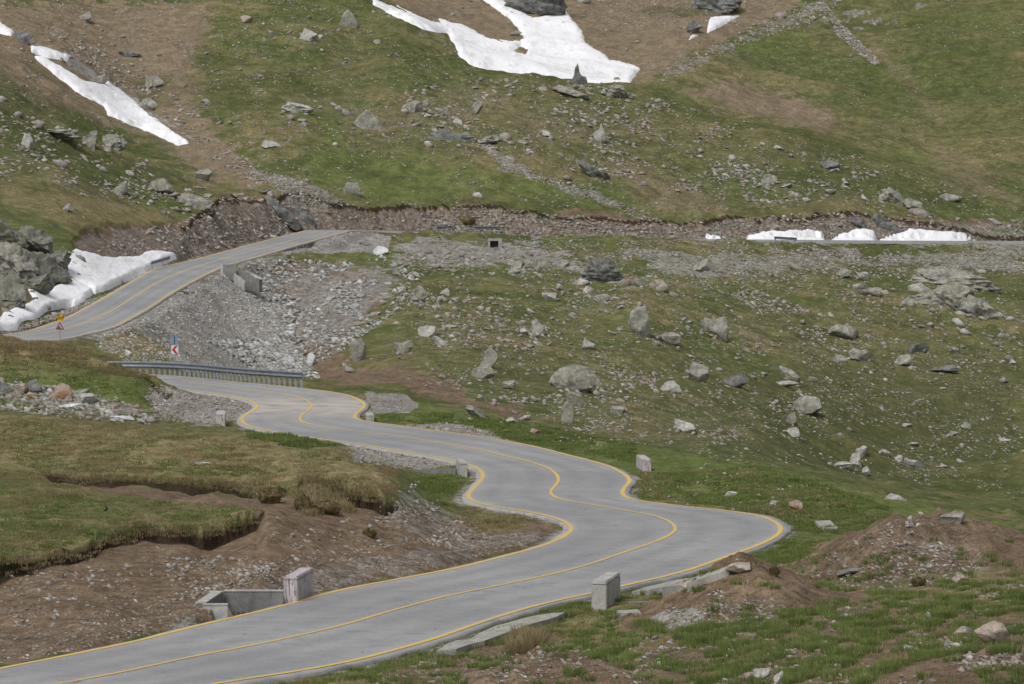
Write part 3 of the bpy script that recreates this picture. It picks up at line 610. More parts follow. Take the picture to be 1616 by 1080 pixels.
dust = np.exp(-((cl[:, 1]-243)/9)**2)*(np.arange(n) < I_UP*n)
DU = np.zeros((n, k)); DU[:] = dust[:, None]
EW = np.zeros((n, k)); EW[:, [0, 1, 2, k-3, k-2, k-1]] = 1
TRK = np.zeros((n, k)); TRK[:, 2:-2] = np.exp(-((np.abs(FR)-.27)/.11)**2)+np.exp(-((np.abs(FR)-.72)/.11)**2); set_attr(rme, 'track', TRK)
set_attr(rme, "dust", DU); set_attr(rme, "edgew", EW)
road = link_mesh("road", rme, ASPHALT); tag(road, kind="structure")
def strip(name, Ln, w, lift):
    Ln = Ln.copy()
    for _ in range(2): Ln[1:-1] = (Ln[:-2]+2*Ln[1:-1]+Ln[2:])/4
    A, B = offs(Ln, -w/2), offs(Ln, w/2); A[:, 2] += lift; B[:, 2] += lift
    V_ = np.stack([A, B], 1).reshape(-1, 3); a = np.arange(len(Ln)-1)*2
    return link_mesh(name, np_mesh(name, V_, np.stack([a, a+1, a+3, a+2], 1), True), YELLOW, road)
strip("edge_line", mL, .20, .012); strip("edge_line", mR, .20, .012); strip("centre_line", cl, .16, .042)

# ---------------------------------------------------------------- snow
def snow(name, poly, hgt, d0, d1, label, group=None, wob=2.5, edge=9.0, hole=None, smooth=(3, 2)):
    P = np.array(poly, float); m = 6
    b = (Ug > P[:, 0].min()-m) & (Ug < P[:, 0].max()+m) & (V > P[:, 1].min()-m) & (V < P[:, 1].max()+m) & (Dg > d0) & (Dg < d1)
    b[:, :30] = False; b[:, -30:] = False
    I, J = np.nonzero(b); i0, i1, j0, j1 = I.min()-1, I.max()+2, J.min()-1, J.max()+2
    S = (slice(i0, i1), slice(j0, j1)); U_, V_ = Ug[S].astype(np.float32), V[S].astype(np.float32)
    sd = poly_sd(U_, V_, poly)+wob*(fbm(X[S]/1.6, Y[S]/1.6, 3, 91))
    if hole is not None: sd = np.minimum(sd, -poly_sd(U_, V_, hole)+wob*.5*fbm(X[S]/.8, Y[S]/.8, 2, 97))
    sd = np.minimum(sd, (Dg[S]-d0)*1.5-3); sd = np.where((Sd[S] > 0) & (Dg[S] > 485) & (Dg[S] < 570), -9, sd) if group else sd; sd = np.where(Sr[S] < 4, np.minimum(sd, (Sr[S]-.35)*5), sd)
    t = np.clip(sd/edge, -1, 1); off_ = np.where(t > 0, hgt*(1-(1-t)**2)+.10, .10+t*1.2) + (t > .1)*(.07*fbm(X[S]/2.2, Y[S]/1.4, 3, 99)+.04*fbm(X[S]/.5, Y[S]/.7, 2, 95))
    Zb = Z[S].copy()
    def box(A_, r_, ax):
        n_ = A_.shape[ax]; pd = [(0, 0), (0, 0)]; pd[ax] = (r_+1, r_); c_ = np.cumsum(np.pad(A_.astype(np.float64), pd, mode='edge'), axis=ax)
        return (np.take(c_, np.arange(2*r_+1, n_+2*r_+1), ax)-np.take(c_, np.arange(0, n_), ax))/(2*r_+1)
    for _ in range(3): Zb = box(box(Zb, smooth[0], 1), smooth[1], 0)
    Zb = np.where(t > 0, np.maximum(Zb, Z[S]-hgt-.35)*np.clip(t*3, 0, 1)+Z[S]*(1-np.clip(t*3, 0, 1)), Z[S])
    VV = np.stack([X[S], Y[S], Zb+off_], -1); nr, nc = U_.shape
    keep = (sd > -1.6); q = keep[:-1, :-1] | keep[1:, :-1] | keep[:-1, 1:] | keep[1:, 1:]
    lab = np.zeros(q.shape, int); nl = 0; sizes = [0]
    for s0_ in zip(*np.nonzero(q)):
        if lab[s0_]: continue
        nl += 1; st = [s0_]; lab[s0_] = nl; cnt = 0
        while st:
            i_, j_ = st.pop(); cnt += 1
            for a_, b_ in ((i_+1, j_), (i_-1, j_), (i_, j_+1), (i_, j_-1)):
                if 0 <= a_ < q.shape[0] and 0 <= b_ < q.shape[1] and q[a_, b_] and not lab[a_, b_]: lab[a_, b_] = nl; st.append((a_, b_))
        sizes.append(cnt)
    q = lab == int(np.argmax(sizes))
    a, c_ = np.nonzero(q); f = np.stack([a*nc+c_, a*nc+c_+1, (a+1)*nc+c_+1, (a+1)*nc+c_], 1)
    used, inv = np.unique(f, return_inverse=True)
    o = link_mesh(name, np_mesh(name, VV.reshape(-1, 3)[used], inv.reshape(f.shape), True), SNOW)
    return tag(o, label, "snow patch", group)
snow("snow_patch", [(590,1),(650,23),(700,41),(694,31),(727,42),(774,63),(807,68),(829,64),(817,43),(801,27),(760,-4),(784,-4),(821,20),(841,31),(861,25),(877,17),(891,17),(901,30),(918,50),(924,70),(961,94),(1010,108),(1000,124),(985,150),(975,200),(951,195),(928,185),(897,176),(867,168),(817,150),(770,125),(727,90),(707,52),(677,50),(640,34),(590,8)], .5, 596, 760,
     "large forked snow field in the gully at the top centre, behind the green brow", wob=3, edge=6, hole=[(808,80),(822,73),(834,78),(830,87),(815,84)])
snow("snow_patch", [(-20,30),(0,37),(23,52),(17,57),(0,53),(-20,50)], .4, 480, 760, "small wedge of snow cut by the left border of the photo near the top", wob=1, edge=5)
snow("snow_patch", [(48,73),(75,77),(110,90),(107,97),(73,91),(50,83)], .4, 480, 760, "small snow strip above the upper end of the long left snow streak", wob=1, edge=5)
snow("snow_patch", [(55,90),(67,92),(100,110),(134,130),(165,136),(170,130),(176,134),(194,147),(217,167),(244,190),(274,210),(301,227),(281,230),(247,214),(200,195),(170,182),(164,168),(120,145),(90,120),(60,97)], .45, 480, 760, "long narrow snow streak running down the brown hillside at upper left", wob=2, edge=5)
snow("snow_patch", [(89,406),(111,397),(119,393),(141,400),(163,408),(219,409),(230,400),(249,398),(280,407),(258,418),(238,428),(204,443),(176,456),(150,464),(138,452),(108,437),(98,423)], .22, 345, 470, "big snow bank left of the upper road, behind the short guardrail", wob=1.6, edge=5, smooth=(12, 4))
snow("snow_patch", [(41,452),(60,460),(78,463),(95,450),(111,440),(130,451),(147,464),(119,484),(74,491),(61,502),(33,508),(28,521),(0,522),(-20,522),(6,495),(37,484),(56,476)], .22, 325, 470, "lower snow bank left of the upper road, under the rock face", wob=1.6, edge=5, smooth=(12, 4))
RS = "snow left on the far verge of the upper road"
snow("snow_patch", [(1172,377),(1200,370),(1240,368),(1275,369),(1292,373),(1306,379),(1296,384),(1190,384)], .15, 500, 560, "white snow strip right behind the short guardrail on the right part of the upper road", RS, .9, 5.5, smooth=(20, 4))
snow("snow_patch", [(1306,386),(1330,371),(1352,367),(1372,369),(1384,378),(1374,384),(1310,385)], .15, 500, 560, "middle one of the three long snow strips on the right part of the upper road", RS, .9, 5.5, smooth=(20, 4))
snow("snow_patch", [(1386,382),(1415,375),(1435,364),(1462,366),(1500,371),(1540,380),(1500,384),(1390,384)], .18, 500, 560, "rightmost snow strip beside the upper road, tapering to the right", RS, .9, 5.5, smooth=(20, 4))
snow("snow_patch", [(1108,373),(1130,374),(1150,381),(1122,382)], .1, 495, 560, "thin small snow strip left of the three long ones beside the upper road", RS, .4, 3)
snow("snow_patch", [(1119,30),(1166,26),(1136,43),(1116,52)], .5, 610, 790, "snow patch below the dark crag at the top right of centre", wob=1, edge=4)
snow("snow_patch", [(1093,55),(1102,57),(1086,64)], .3, 610, 790, "tiny snow scrap just below the top right snow patch", wob=.5, edge=3)
# ---------------------------------------------------------------- rocks
def ico(sub):
    bm = bmesh.new(); bmesh.ops.create_icosphere(bm, subdivisions=sub, radius=1)
    V_ = np.array([v.co[:] for v in bm.verts]); F_ = np.array([[v.index for v in f.verts] for f in bm.faces]); bm.free(); return V_, F_
ICO = {k: ico(k) for k in (1, 2, 3, 4, 5)}
def n3(P, f, s):
    return (vnoise(P[:, 0]*f+P[:, 2]*f*.7+s, P[:, 1]*f-P[:, 2]*f*.6, s)+vnoise(P[:, 0]*f*.8-P[:, 1]*f*.5, P[:, 2]*f+s*1.7, s+9)-1)
def rock_verts(seed, sub=3, planes=9, lo=.45, hi=.85, flat_=None, rough=.05):
    r = np.random.default_rng(seed); P = ICO[sub][0].copy()
    for _ in range(planes):
        nrm = r.normal(size=3); nrm /= np.linalg.norm(nrm); hgt = r.uniform(lo, hi); t = P@nrm; k = t > hgt
        P[k] -= np.outer(t[k]-hgt, nrm)
    if flat_: P[:, 2] *= flat_
    P += P*(n3(P, 2.2, seed % 97)*rough*1.4)[:, None] + P*(n3(P, 6, seed % 89)*rough*.6)[:, None]
    mn, mx = P.min(0), P.max(0); return (P-mn)/(mx-mn)-.5
def outline_verts(pts, sub, seed, rough=.045, thick=.7):
    """a solid whose face-on outline is pts (unit box, z up) and whose body swells to a real depth"""
    r = np.random.default_rng(seed); P = ICO[sub][0].copy(); O = np.array(pts, float); c0 = O.mean(0)
    ang = np.arctan2(P[:, 2], P[:, 0]); out = np.zeros(len(P))
    A_ = O-c0; B_ = np.roll(A_, -1, 0)
    for i, a_ in enumerate(ang):
        dx, dz = math.cos(a_), math.sin(a_); bb = 0
        for p, q in zip(A_, B_):
            ex, ez = q-p; den = dx*ez-dz*ex
            if abs(den) > 1e-9:
                t = (p[0]*ez-p[1]*ex)/den; s_ = (p[0]*dz-p[1]*dx)/den
                if t > 0 and -1e-6 <= s_ <= 1+1e-6: bb = max(bb, t)
        out[i] = bb
    rr = np.sqrt(P[:, 0]**2+P[:, 2]**2); rr = np.minimum(1, rr*1.12)**.8
    Q = np.stack([np.cos(ang)*out*rr+c0[0], P[:, 1]*.5*thick, np.sin(ang)*out*rr+c0[1]], 1)
    for _ in range(6):
        nrm = r.normal(size=3)*[1, 1.6, 1]; nrm[1] = -abs(nrm[1]); nrm /= np.linalg.norm(nrm); t = Q@nrm; h_ = np.quantile(t, r.uniform(.8, .93)); k = (t > h_)
        Q[k, 1] -= ((t[k]-h_)*nrm[1])
    Q += (Q-np.r_[c0[0], 0, c0[1]])*(n3(Q*2.5, 1.6, seed % 97)*rough*1.2+n3(Q*2.5, 4.5, seed % 89)*rough)[:, None]
    return Q
def place(V_, u, v, w, h, ry=None, bury=.28, depth=None, lean=0.0, yaw=None):
    p = at(u, v); k = p.y/F; W_, H_ = w*k, h*k; D_ = depth or W_*.75
    Q = V_*[W_, D_, H_*(1+bury)]
    if lean: c, s_ = math.cos(lean), math.sin(lean); Q = np.stack([Q[:, 0]*c+Q[:, 2]*s_, Q[:, 1], -Q[:, 0]*s_+Q[:, 2]*c], 1)
    return Q, (p.x, p.y+D_*.25, p.z+H_*.5-H_*bury*.5)
def hero(name, u, v, w, h, mat, label, cat="rock", seed=None, outl=None, lean=0.0, group=None, sub=4, planes=12, **kw):
    big = cat == "rock outcrop"; seed = seed or int(u*7+v); sub = 5 if max(w, h) > 60 else 4; rg = .13 if big else .015 if mat is R_TAN else .065
    V_ = outline_verts(outl, sub, seed, rough=rg*.8) if outl else rock_verts(seed, sub, planes, .38, .8, rough=rg)
    V_ = V_+(V_-V_.mean(0))*(n3(V_*4, 3.1, seed % 61)*(.22 if big else .08)+np.abs(n3(V_*[2, 2, 9], 1.7, seed % 53))*(.16 if big else .05))[:, None]
    Q, loc = place(V_, u, v, w, h, lean=lean, **kw)
    if outl: pass
    o = link_mesh(name, np_mesh(name, Q, ICO[sub][1], True), mat); o.location = loc
    if mat is not R_TAN: o.data.set_sharp_from_angle(angle=math.radians(28))
    return tag(o, label, cat, group)
def U(*p): return [(x-.5, z-.5) for x, z in p]
B = "boulder"; O_ = "rock outcrop"
hero("boulder", 904, 616, 76, 38, R_LICH, "biggest round lichen-covered boulder in the middle of the green slope", B, outl=U((.0,.45),(.08,.7),(.25,.92),(.55,1),(.85,.9),(1,.6),(.95,.3),(.7,.08),(.45,.0),(.2,.15)))
hero("boulder", 908, 641, 27, 24, R_LICH, "small lichened boulder tucked right below the biggest round boulder", B)
hero("boulder", 897, 668, 21, 33, R_LICH, "upright narrow boulder, lowest of the column under the biggest round boulder", B, lean=.1)
hero("boulder", 1009, 530, 37, 46, R_LICH, "tall tapering grey boulder standing on the slope at right of centre", B, outl=U((.0,.55),(.2,.85),(.45,1),(.8,.97),(.9,.6),(1,.2),(.85,.0),(.6,.08),(.25,.35)))
hero("boulder", 1127, 534, 46, 34, R_GREY, "squarish grey boulder with a pale tail, right of the tall tapering one", B, outl=U((.0,.7),(.2,.95),(.55,.9),(.9,1),(1,.55),(.97,.05),(.75,.0),(.6,.35),(.3,.45)))
hero("boulder", 1102, 602, 34, 28, R_GREY, "tilted pale-grey boulder between the lichen giant and the dark slope", B, lean=.5)
hero("boulder", 1162, 611, 40, 24, R_DARK, "dark low boulder right of the tilted pale-grey one", B, lean=.3)
hero("boulder", 1060, 620, 36, 19, R_PALE, "pale flat-bottomed boulder right of the biggest round boulder", B, outl=U((0,.45),(.2,.85),(.6,1),(.85,.6),(1,.15),(.6,.0),(.15,.1)))
hero("rock", 848, 527, 27, 18, R_GREY, "domed grey rock with a stone lying at its left side on the mid slope", lean=.2)
hero("rock", 826, 527, 22, 9, R_PALE, "small flat pale stone at the left side of a domed grey rock")
hero("boulder", 772, 582, 26, 34, R_LICH, "lichened leaning boulder at the top of a broken rock pair on the mid slope", B, lean=.25)
hero("boulder", 762, 597, 34, 20, R_GREY, "lower grey half of the broken leaning rock pair on the mid slope", B, lean=-.5)
hero("rock_outcrop", 1470, 481, 78, 30, R_LICH, "left lobe of the wide lichened outcrop at the right edge of the slope", O_, outl=U((0,.3),(.15,.55),(.4,.6),(.7,.95),(1,1),(1,.2),(.8,.05),(.4,.1)), depth=4)
hero("rock_outcrop", 1505, 491, 66, 40, R_LICH, "tall middle block of the wide lichened outcrop at right", O_, outl=U((0,.5),(.2,.85),(.6,1),(1,.85),(1,.3),(.8,.0),(.3,.15)), depth=4)
hero("rock_outcrop", 1544, 503, 56, 36, R_GREY, "cracked right end of the wide lichened outcrop at right", O_, outl=U((0,.6),(.3,1),(.7,.8),(.95,.55),(1,.05),(.7,.0),(.3,.2)), depth=4)
hero("rock_outcrop", 1500, 453, 150, 34, R_GREY, "long pale sloping slab outcrop just above the wide lichened outcrop", O_, outl=U((.1,.3),(.22,.9),(.32,1),(.55,.85),(.9,.4),(1,.05),(.8,.0),(.4,.2)), depth=5)
hero("rock_outcrop", 1465, 441, 40, 18, R_LICH, "blocky green-grey rock at the left foot of the long sloping slab", O_)
hero("rock_outcrop", 948, 447, 94, 36, R_DARK, "dark pointed mound of bare rock below the upper road", O_, outl=U((0,.12),(.2,.5),(.35,.9),(.5,1),(.65,.95),(.75,.6),(1,.1),(.6,0),(.3,.0)), depth=4)
hero("rock", 855, 426, 24, 20, R_GREY, "flat upright grey slab below the left bend of the upper road", outl=U((0,1),(.95,.9),(1,.15),(.8,0),(.1,.2)))
hero("rock", 891, 422, 18, 12, R_GREY, "small rounded grey rock right of the flat upright slab")
hero("rock_outcrop", 811, 436, 38, 22, R_GREY, "layered grey outcrop left of the flat upright slab", O_, lean=-.3)
hero("rock_outcrop", 657, 478, 40, 27, R_GREY, "layered tilted grey rock with a pointed left foot at the gravel edge", O_, outl=U((0,.05),(.3,.7),(.7,1),(.8,.75),(1,.55),(.7,.3),(.3,.0)))
hero("rock", 702, 466, 17, 11, R_PALE, "smooth pale rock right of the layered tilted rock")
hero("rock", 866, 475, 24, 16, R_PALE, "pale wedge-shaped rock alone in the grass below the dark mound", lean=.35)
hero("rock", 950, 476, 36, 12, R_GREY, "low long grey rock right below the dark pointed mound")
hero("rock", 567, 569, 26, 34, R_GREY, "upright grey rock beside the bare brown hollow above the road bend", lean=-.2)
hero("rock", 636, 557, 34, 20, R_LICH, "yellowish broad wedge rock right of the bare brown hollow", outl=U((0,.9),(.4,.8),(.85,1),(1,.6),(.6,.0),(.3,.1)))
hero("rock", 676, 532, 34, 20, R_PALE, "pale broken rock at the head of a stone trail on the mid slope", lean=.5)
hero("rock", 695, 545, 32, 10, R_PALE, "pale trailing splinter of a broken rock on the mid slope", lean=.6)
hero("rock", 1274, 653, 46, 28, R_GREY, "wide domed grey rock with loose stones on the lower right slope")
hero("rock", 1249, 670, 18, 20, R_GREY, "narrow grey rock just left below the wide domed rock", lean=.3)
hero("rock", 1250, 689, 24, 14, R_PALE, "round pale rock below the wide domed rock, lower right slope")
hero("rock", 1450, 556, 36, 16, R_DARK, "dark lichened low rock in the middle of the right slope")
hero("rock", 1362, 569, 42, 18, R_GREY, "broad grey rock sunk in the turf left of the dark low rock")
hero("rock", 1327, 574, 24, 14, R_GREY, "knobbly grey rock, left neighbour of the broad sunken one")
hero("rock", 1332, 534, 46, 22, R_GREY, "ribbed grey ledge sticking out of the right slope", lean=.35)
hero("rock", 1428, 578, 30, 20, R_LICH, "yellow-lichened rock right of the broad sunken grey rock", lean=.3)
hero("rock", 1490, 588, 46, 12, R_DARK, "dark overhung ledge low in the turf at right")
hero("rock", 1246, 597, 40, 14, R_GREY, "long tilted grey rock on the slope above the dark hollow", lean=.4)
hero("rock", 1240, 610, 42, 9, R_PALE, "thin pale slab lying just under the long tilted rock")
hero("rock", 1362, 443, 22, 14, R_PALE, "pale rounded rock below the gravel of the right road bank")
hero("rock", 1330, 438, 24, 14, R_GREY, "brown-grey rock touching the pale rounded one on its left")
hero("rock", 1372, 467, 36, 16, R_LICH, "flat lichened rock below the pale rounded one at right", lean=.2)
hero("rock", 1110, 429, 32, 20, R_GREY, "domed grey rock low in the road bank right of the picture centre")
hero("rock", 1360, 722, 20, 18, R_PALE, "upper stone of the pale pile at lower right")
hero("rock", 1352, 735, 22, 18, R_PALE, "middle stone of the pale pile at lower right", lean=.3)
hero("rock", 1366, 750, 15, 14, R_PALE, "lowest stone of the pale pile at lower right")
hero("rock", 1327, 738, 38, 9, R_PALE, "flat pale slab left of the pale stone pile at lower right")
hero("rock", 1440, 740, 40, 14, R_PALE, "long pale rock with crumbs, right of the pale stone pile", lean=.15)
hero("rock", 1418, 728, 12, 10, R_PALE, "small pale rock up-left of the long pale rock at lower right")
hero("rock", 1414, 790, 36, 11, R_PALE, "flat pale rock in the green grass left of the big spoil heap", outl=U((0,.3),(.3,1),(.6,.8),(1,.2),(.6,0),(.2,.05)))
hero("rock", 1082, 682, 40, 16, R_PALE, "low pale rock right of the upright narrow boulder", lean=.3)
hero("rock", 975, 652, 24, 11, R_GREY, "grey rock on the grass between the boulder column and the pale low rock")
# upper hillside
hero("boulder", 583, 205, 52, 33, R_GREY, "dark grey pointed boulder standing alone on the upper hillside", B, outl=U((0,.45),(.25,.85),(.4,1),(.6,.8),(.9,.35),(1,.0),(.6,.1),(.2,.25)))
hero("boulder", 550, 45, 31, 30, R_LICH, "greenish pointed boulder high on the hillside left of the forked snow field", B, outl=U((0,.3),(.2,.75),(.45,1),(.75,.8),(1,.35),(.9,0),(.1,0)))
hero("boulder", 556, 308, 28, 20, R_LICH, "squared greenish boulder on the bright grass above the road cut", B, outl=U((0,.6),(.2,1),(.8,.95),(1,.5),(.9,.05),(.15,0)))
hero("boulder", 945, 224, 26, 30, R_PALE, "jagged pale broken boulder on the upper hillside at centre right", B, outl=U((0,.2),(.2,.6),(.5,.7),(.65,1),(.9,.6),(1,.25),(.6,.1),(.3,0)))
hero("rock_outcrop", 938, 281, 56, 30, R_DARK, "dark tilted slab sticking out of the upper hillside, right of centre", O_, outl=U((0,.9),(.12,1),(.5,.65),(.9,.35),(1,.0),(.7,.05),(.3,.4)))
hero("rock_outcrop", 912, 134, 32, 34, R_DARK, "spiky dark rock on the brow just below the forked snow field", O_, outl=U((0,.15),(.3,.5),(.42,.9),(.5,1),(.6,.6),(.8,.5),(1,.2),(.6,.0)))
hero("rock_outcrop", 712, 222, 78, 18, R_DARK, "dark low ledge running across the middle of the upper hillside", O_, outl=U((0,.2),(.15,.7),(.4,1),(.7,.7),(1,.3),(.7,0),(.3,.05)), depth=3)
hero("rock_outcrop", 772, 228, 40, 14, R_GREY, "grey right end of the dark low ledge on the upper hillside", O_)
hero("rock", 427, 233, 33, 12, R_PALE, "long smooth pale slab lying in the brown-green turf at upper left")
hero("rock_outcrop", 470, 178, 50, 17, R_PALE, "long pale flat outcrop at upper left of centre", O_, outl=U((0,.5),(.2,1),(.6,.8),(1,.5),(.8,.05),(.3,.2)))
hero("rock", 652, 176, 36, 18, R_GREY, "grey rock with a flat top above the middle of the upper hillside", lean=.3)
hero("rock", 753, 180, 18, 22, R_GREY, "upright grey stone on the stony strip of the upper hillside")
hero("rock", 702, 184, 20, 13, R_GREY, "knobby grey rock left of the upright stone on the stony strip")
hero("rock_outcrop", 972, 155, 42, 22, R_GREY, "broken grey slabs right below the end of the forked snow field", O_, lean=.4)
hero("rock_outcrop", 902, 153, 60, 16, R_GREY, "pale grey ledge below the spiky dark rock", O_, lean=.15)
hero("rock", 251, 305, 40, 22, R_LICH, "pale tilted slab-like rock on the left green knoll", lean=-.4)
hero("rock", 187, 308, 28, 22, R_LICH, "pointed pale green rock left of the tilted slab on the knoll", outl=U((0,.4),(.5,.75),(.95,1),(1,.4),(.6,.0),(.2,.15)))
hero("rock_outcrop", 306, 329, 56, 24, R_GREY, "grey rock mass at the right end of the left knoll beside the cut", O_, outl=U((0,.6),(.3,1),(.7,.8),(1,.5),(.9,.05),(.5,0),(.2,.2)))
hero("rock", 273, 313, 28, 12, R_LICH, "pale rock lying between the tilted slab and the grey rock mass")
hero("rock_outcrop", 180, 236, 38, 24, R_LICH, "greenish outcrop with a dark overhang on the crest of the left knoll", O_)
hero("rock_outcrop", 140, 232, 28, 24, R_GREY, "rounded grey outcrop on the crest, left of the greenish overhang", O_)
hero("rock", 43, 234, 18, 24, R_PALE, "pale upright rock near the left end of the knoll crest")
hero("rock_outcrop", 90, 218, 70, 14, R_GREY, "low long grey rib along the crest of the left knoll", O_)
hero("rock", 106, 334, 20, 13, R_LICH, "lone pale rock on the grass of the left knoll")
hero("rock", 320, 284, 24, 20, R_GREY, "grey rock at the far right tip of the left knoll crest", lean=.4)
hero("rock", 244, 138, 34, 18, R_GREY, "dark grey rock on brown ground right of the long snow streak")
hero("rock", 234, 174, 30, 20, R_GREY, "tilted grey slabs beside the lower part of the long snow streak", lean=-.3)
hero("rock", 159, 134, 20, 16, R_GREY, "blue-grey rock poking out at the right edge of the long snow streak")
hero("rock", 204, 90, 36, 10, R_DARK, "dark flat rock on the brown heath at upper left")
hero("rock", 134, 34, 20, 16, R_GREY, "grey rock high on the brown heath near the top left corner")
hero("rock", 34, 66, 30, 20, R_DARK, "dark rock between the two snow pieces at the left border", lean=.5)
hero("rock", 389, 36, 20, 12, R_TAN, "tan smooth stone below a stone group near the top left")
hero("rock", 487, 62, 30, 18, R_PALE, "pale stone cluster rock high on the hillside left of centre")
hero("rock", 1310, 268, 32, 16, R_DARK, "dark rock with a pale top on the right part of the hillside", lean=.3)
hero("rock", 1211, 291, 22, 16, R_GREY, "grey pointed rock in the stony field of the right hillside")
hero("rock_outcrop", 1410, 320, 40, 22, R_GREY, "grey sloping rock just above the right road cut", O_, lean=.3)
hero("rock_outcrop", 1440, 330, 34, 16, R_GREY, "layered grey rock right of the sloping rock above the right cut", O_, lean=.25)
hero("rock", 1500, 318, 34, 12, R_GREY, "low grey rock at far right above the road cut")
hero("rock_outcrop", 1400, 366, 46, 28, R_DARK, "dark slab leaning in the road cut above the rightmost snow strip", O_, outl=U((0,.6),(.15,1),(.5,.8),(1,.25),(.95,0),(.5,.1),(.2,.3)))
hero("rock_outcrop", 1352, 358, 30, 16, R_DARK, "dark slab in the road cut left of the leaning dark slab", O_, lean=.4)
hero("rock", 1570, 355, 26, 10, R_PALE, "pale rock at far right in the road cut")
hero("rock_outcrop", 445, 352, 60, 42, R_DARK, "dark blue-grey rock slab in the cut above the crest of the upper road", O_, outl=U((0,.85),(.15,1),(.45,.75),(.8,.4),(1,.1),(.8,.0),(.5,.3),(.2,.6)))
hero("rock_outcrop", 478, 352, 40, 32, R_DARK, "right one of the two dark slabs in the cut above the road crest", O_, outl=U((0,1),(.3,.9),(.7,.5),(1,.2),(.9,.0),(.5,.1),(.2,.5)))
hero("rock_outcrop", 845, 24, 86, 48, R_DARK, "dark crag rising from the forked snow field at the top border", O_, outl=U((0,.5),(.1,1),(.9,1),(1,.4),(.7,.0),(.4,.1)), depth=10)
hero("rock_outcrop", 1130, 22, 76, 40, R_DARK, "dark green-grey crag above the top right snow patch", O_, outl=U((0,.4),(.2,1),(.9,1),(1,.5),(.6,.0),(.3,.2)), depth=10)
hero("rock_outcrop", 1096, 53, 24, 22, R_DARK, "round dark rock left of the top right snow patch", O_)
# foreground
hero("boulder", 1567, 1018, 56, 37, R_TAN, "pale smooth boulder perched above a dark hollow at bottom right", B, outl=U((0,.55),(.25,.8),(.55,1),(.8,.9),(.95,.5),(1,.1),(.7,.0),(.4,.05),(.1,.35)), bury=.02)
hero("rock", 1522, 1001, 34, 13, R_TAN, "flat brownish stone left of the pale smooth boulder")
hero("rock", 1503, 828, 34, 28, R_GREY, "grey rock crowning the top of the big right spoil heap", lean=.6)
hero("rock", 1165, 905, 42, 18, R_TAN, "long pale concrete-like stone on top of the small spoil heap", lean=-.25)
hero("rock", 1087, 930, 28, 15, R_TAN, "pale stone on the gutter edge left of the small spoil heap", lean=-.2)
hero("rock", 1204, 1072, 30, 17, R_PALE, "pale rounded stone at the bottom border right of centre")
hero("rock", 1228, 1082, 16, 22, R_PALE, "small pale stone touching the bottom border, right of the rounded one")
hero("rock", 1180, 1072, 26, 12, R_TAN, "tan flat stone left of the pale rounded stone at the bottom border")
hero("rock", 1530, 1042, 18, 10, R_PALE, "pale stone lying below the smooth boulder at bottom right")
hero("rock", 1396, 1058, 26, 6, R_PALE, "thin pale stone in the tussocks near the bottom right")
hero("rock", 1437, 1026, 22, 7, R_PALE, "low pale stone in the tussocks left of the smooth boulder")
hero("rock", 1343, 905, 46, 8, R_DARK, "thin dark slab at the left foot of the big spoil heap", lean=-.12)
hero("rock", 1466, 898, 14, 9, R_GREY, "small grey block on the bare middle of the big spoil heap")
hero("rock", 1518, 918, 30, 12, R_TAN, "smooth half-buried stone at the right foot of the big spoil heap")
hero("rock", 1256, 803, 22, 13, R_PINK, "reddish stone on the dry verge right of the road")
hero("rock", 1222, 797, 16, 7, R_PALE, "small pale stone on the verge between road bend and reddish stone")
hero("rock", 1154, 782, 20, 7, R_PALE, "pale flat stone on the verge above the road bend")
hero("boulder", 98, 632, 46, 26, R_PINK, "rusty orange and white boulder in the stone row on the left meadow", B, outl=U((0,.4),(.2,.6),(.4,1),(.7,.9),(.9,.4),(1,.1),(.5,.0),(.1,.1)))
hero("rock", 33, 622, 25, 17, R_TAN, "beige rounded rock in the stone row on the left meadow", )
hero("rock", 52, 620, 30, 21, R_DARK, "dark angular rock behind the beige rounded one", lean=.3)
hero("rock", 8, 620, 20, 16, R_DARK, "dark rock at the left border in the stone row")
hero("rock", 50, 629, 24, 10, R_PINK, "small brownish rock in front of the dark angular one")
hero("rock", 138, 638, 36, 17, R_PALE, "pale pinkish rock at the right end of the stone row")
hero("rock", 131, 622, 22, 8, R_GREY, "blue-grey flat rock behind the pale pinkish one")
hero("rock", 112, 645, 40, 8, R_WHITE, "flat white slab in front of the rusty boulder")
hero("rock", 192, 664, 38, 8, R_WHITE, "long white flat slab at the right of the stony ground on the left meadow", lean=.1)
hero("rock", 180, 646, 14, 7, R_TAN, "small tan stone alone on the grass right of the stone row")
hero("rock", 322, 735, 32, 7, R_PALE, "pale flat slab on the dry turf above the eroded edge")
hero("rock", 456, 578, 24, 18, R_WHITE, "white angular rock at the foot of the grey scree above the guardrail end")
hero("rock", 491, 575, 14, 18, R_WHITE, "white upright stone right of the scree foot")
hero("rock", 203, 562, 11, 10, R_WHITE, "small white stone behind the left part of the long guardrail")
hero("rock", 457, 532, 22, 10, R_WHITE, "bluish white stone at the right edge of the grey scree")
hero("rock", 576, 388, 22, 7, R_DARK, "dark flat slab on the gravel lay-by below the crest of the upper road")
hero("rock", 601, 401, 24, 13, R_WHITE, "white rubble rock at the right end of the gravel lay-by")
hero("rock", 752, 657, 40, 12, R_GREY, "long grey rib of rock above the verge, pointing down right", lean=.5)
hero("rock", 806, 667, 20, 8, R_PALE, "pale stone at the lower end of the grey rib above the verge")
hero("rock", 828, 664, 20, 9, R_PALE, "pale stone right of the lower end of the grey rib")
hero("rock", 846, 685, 20, 9, R_PINK, "pinkish stone at the upper edge of the bright green verge")
hero("rock", 803, 614, 22, 14, R_GREY, "grey split rock left below the biggest round boulder")
hero("rock", 928, 552, 22, 20, R_PALE, "pale jagged stone cluster left below the tall tapering boulder", lean=-.3)
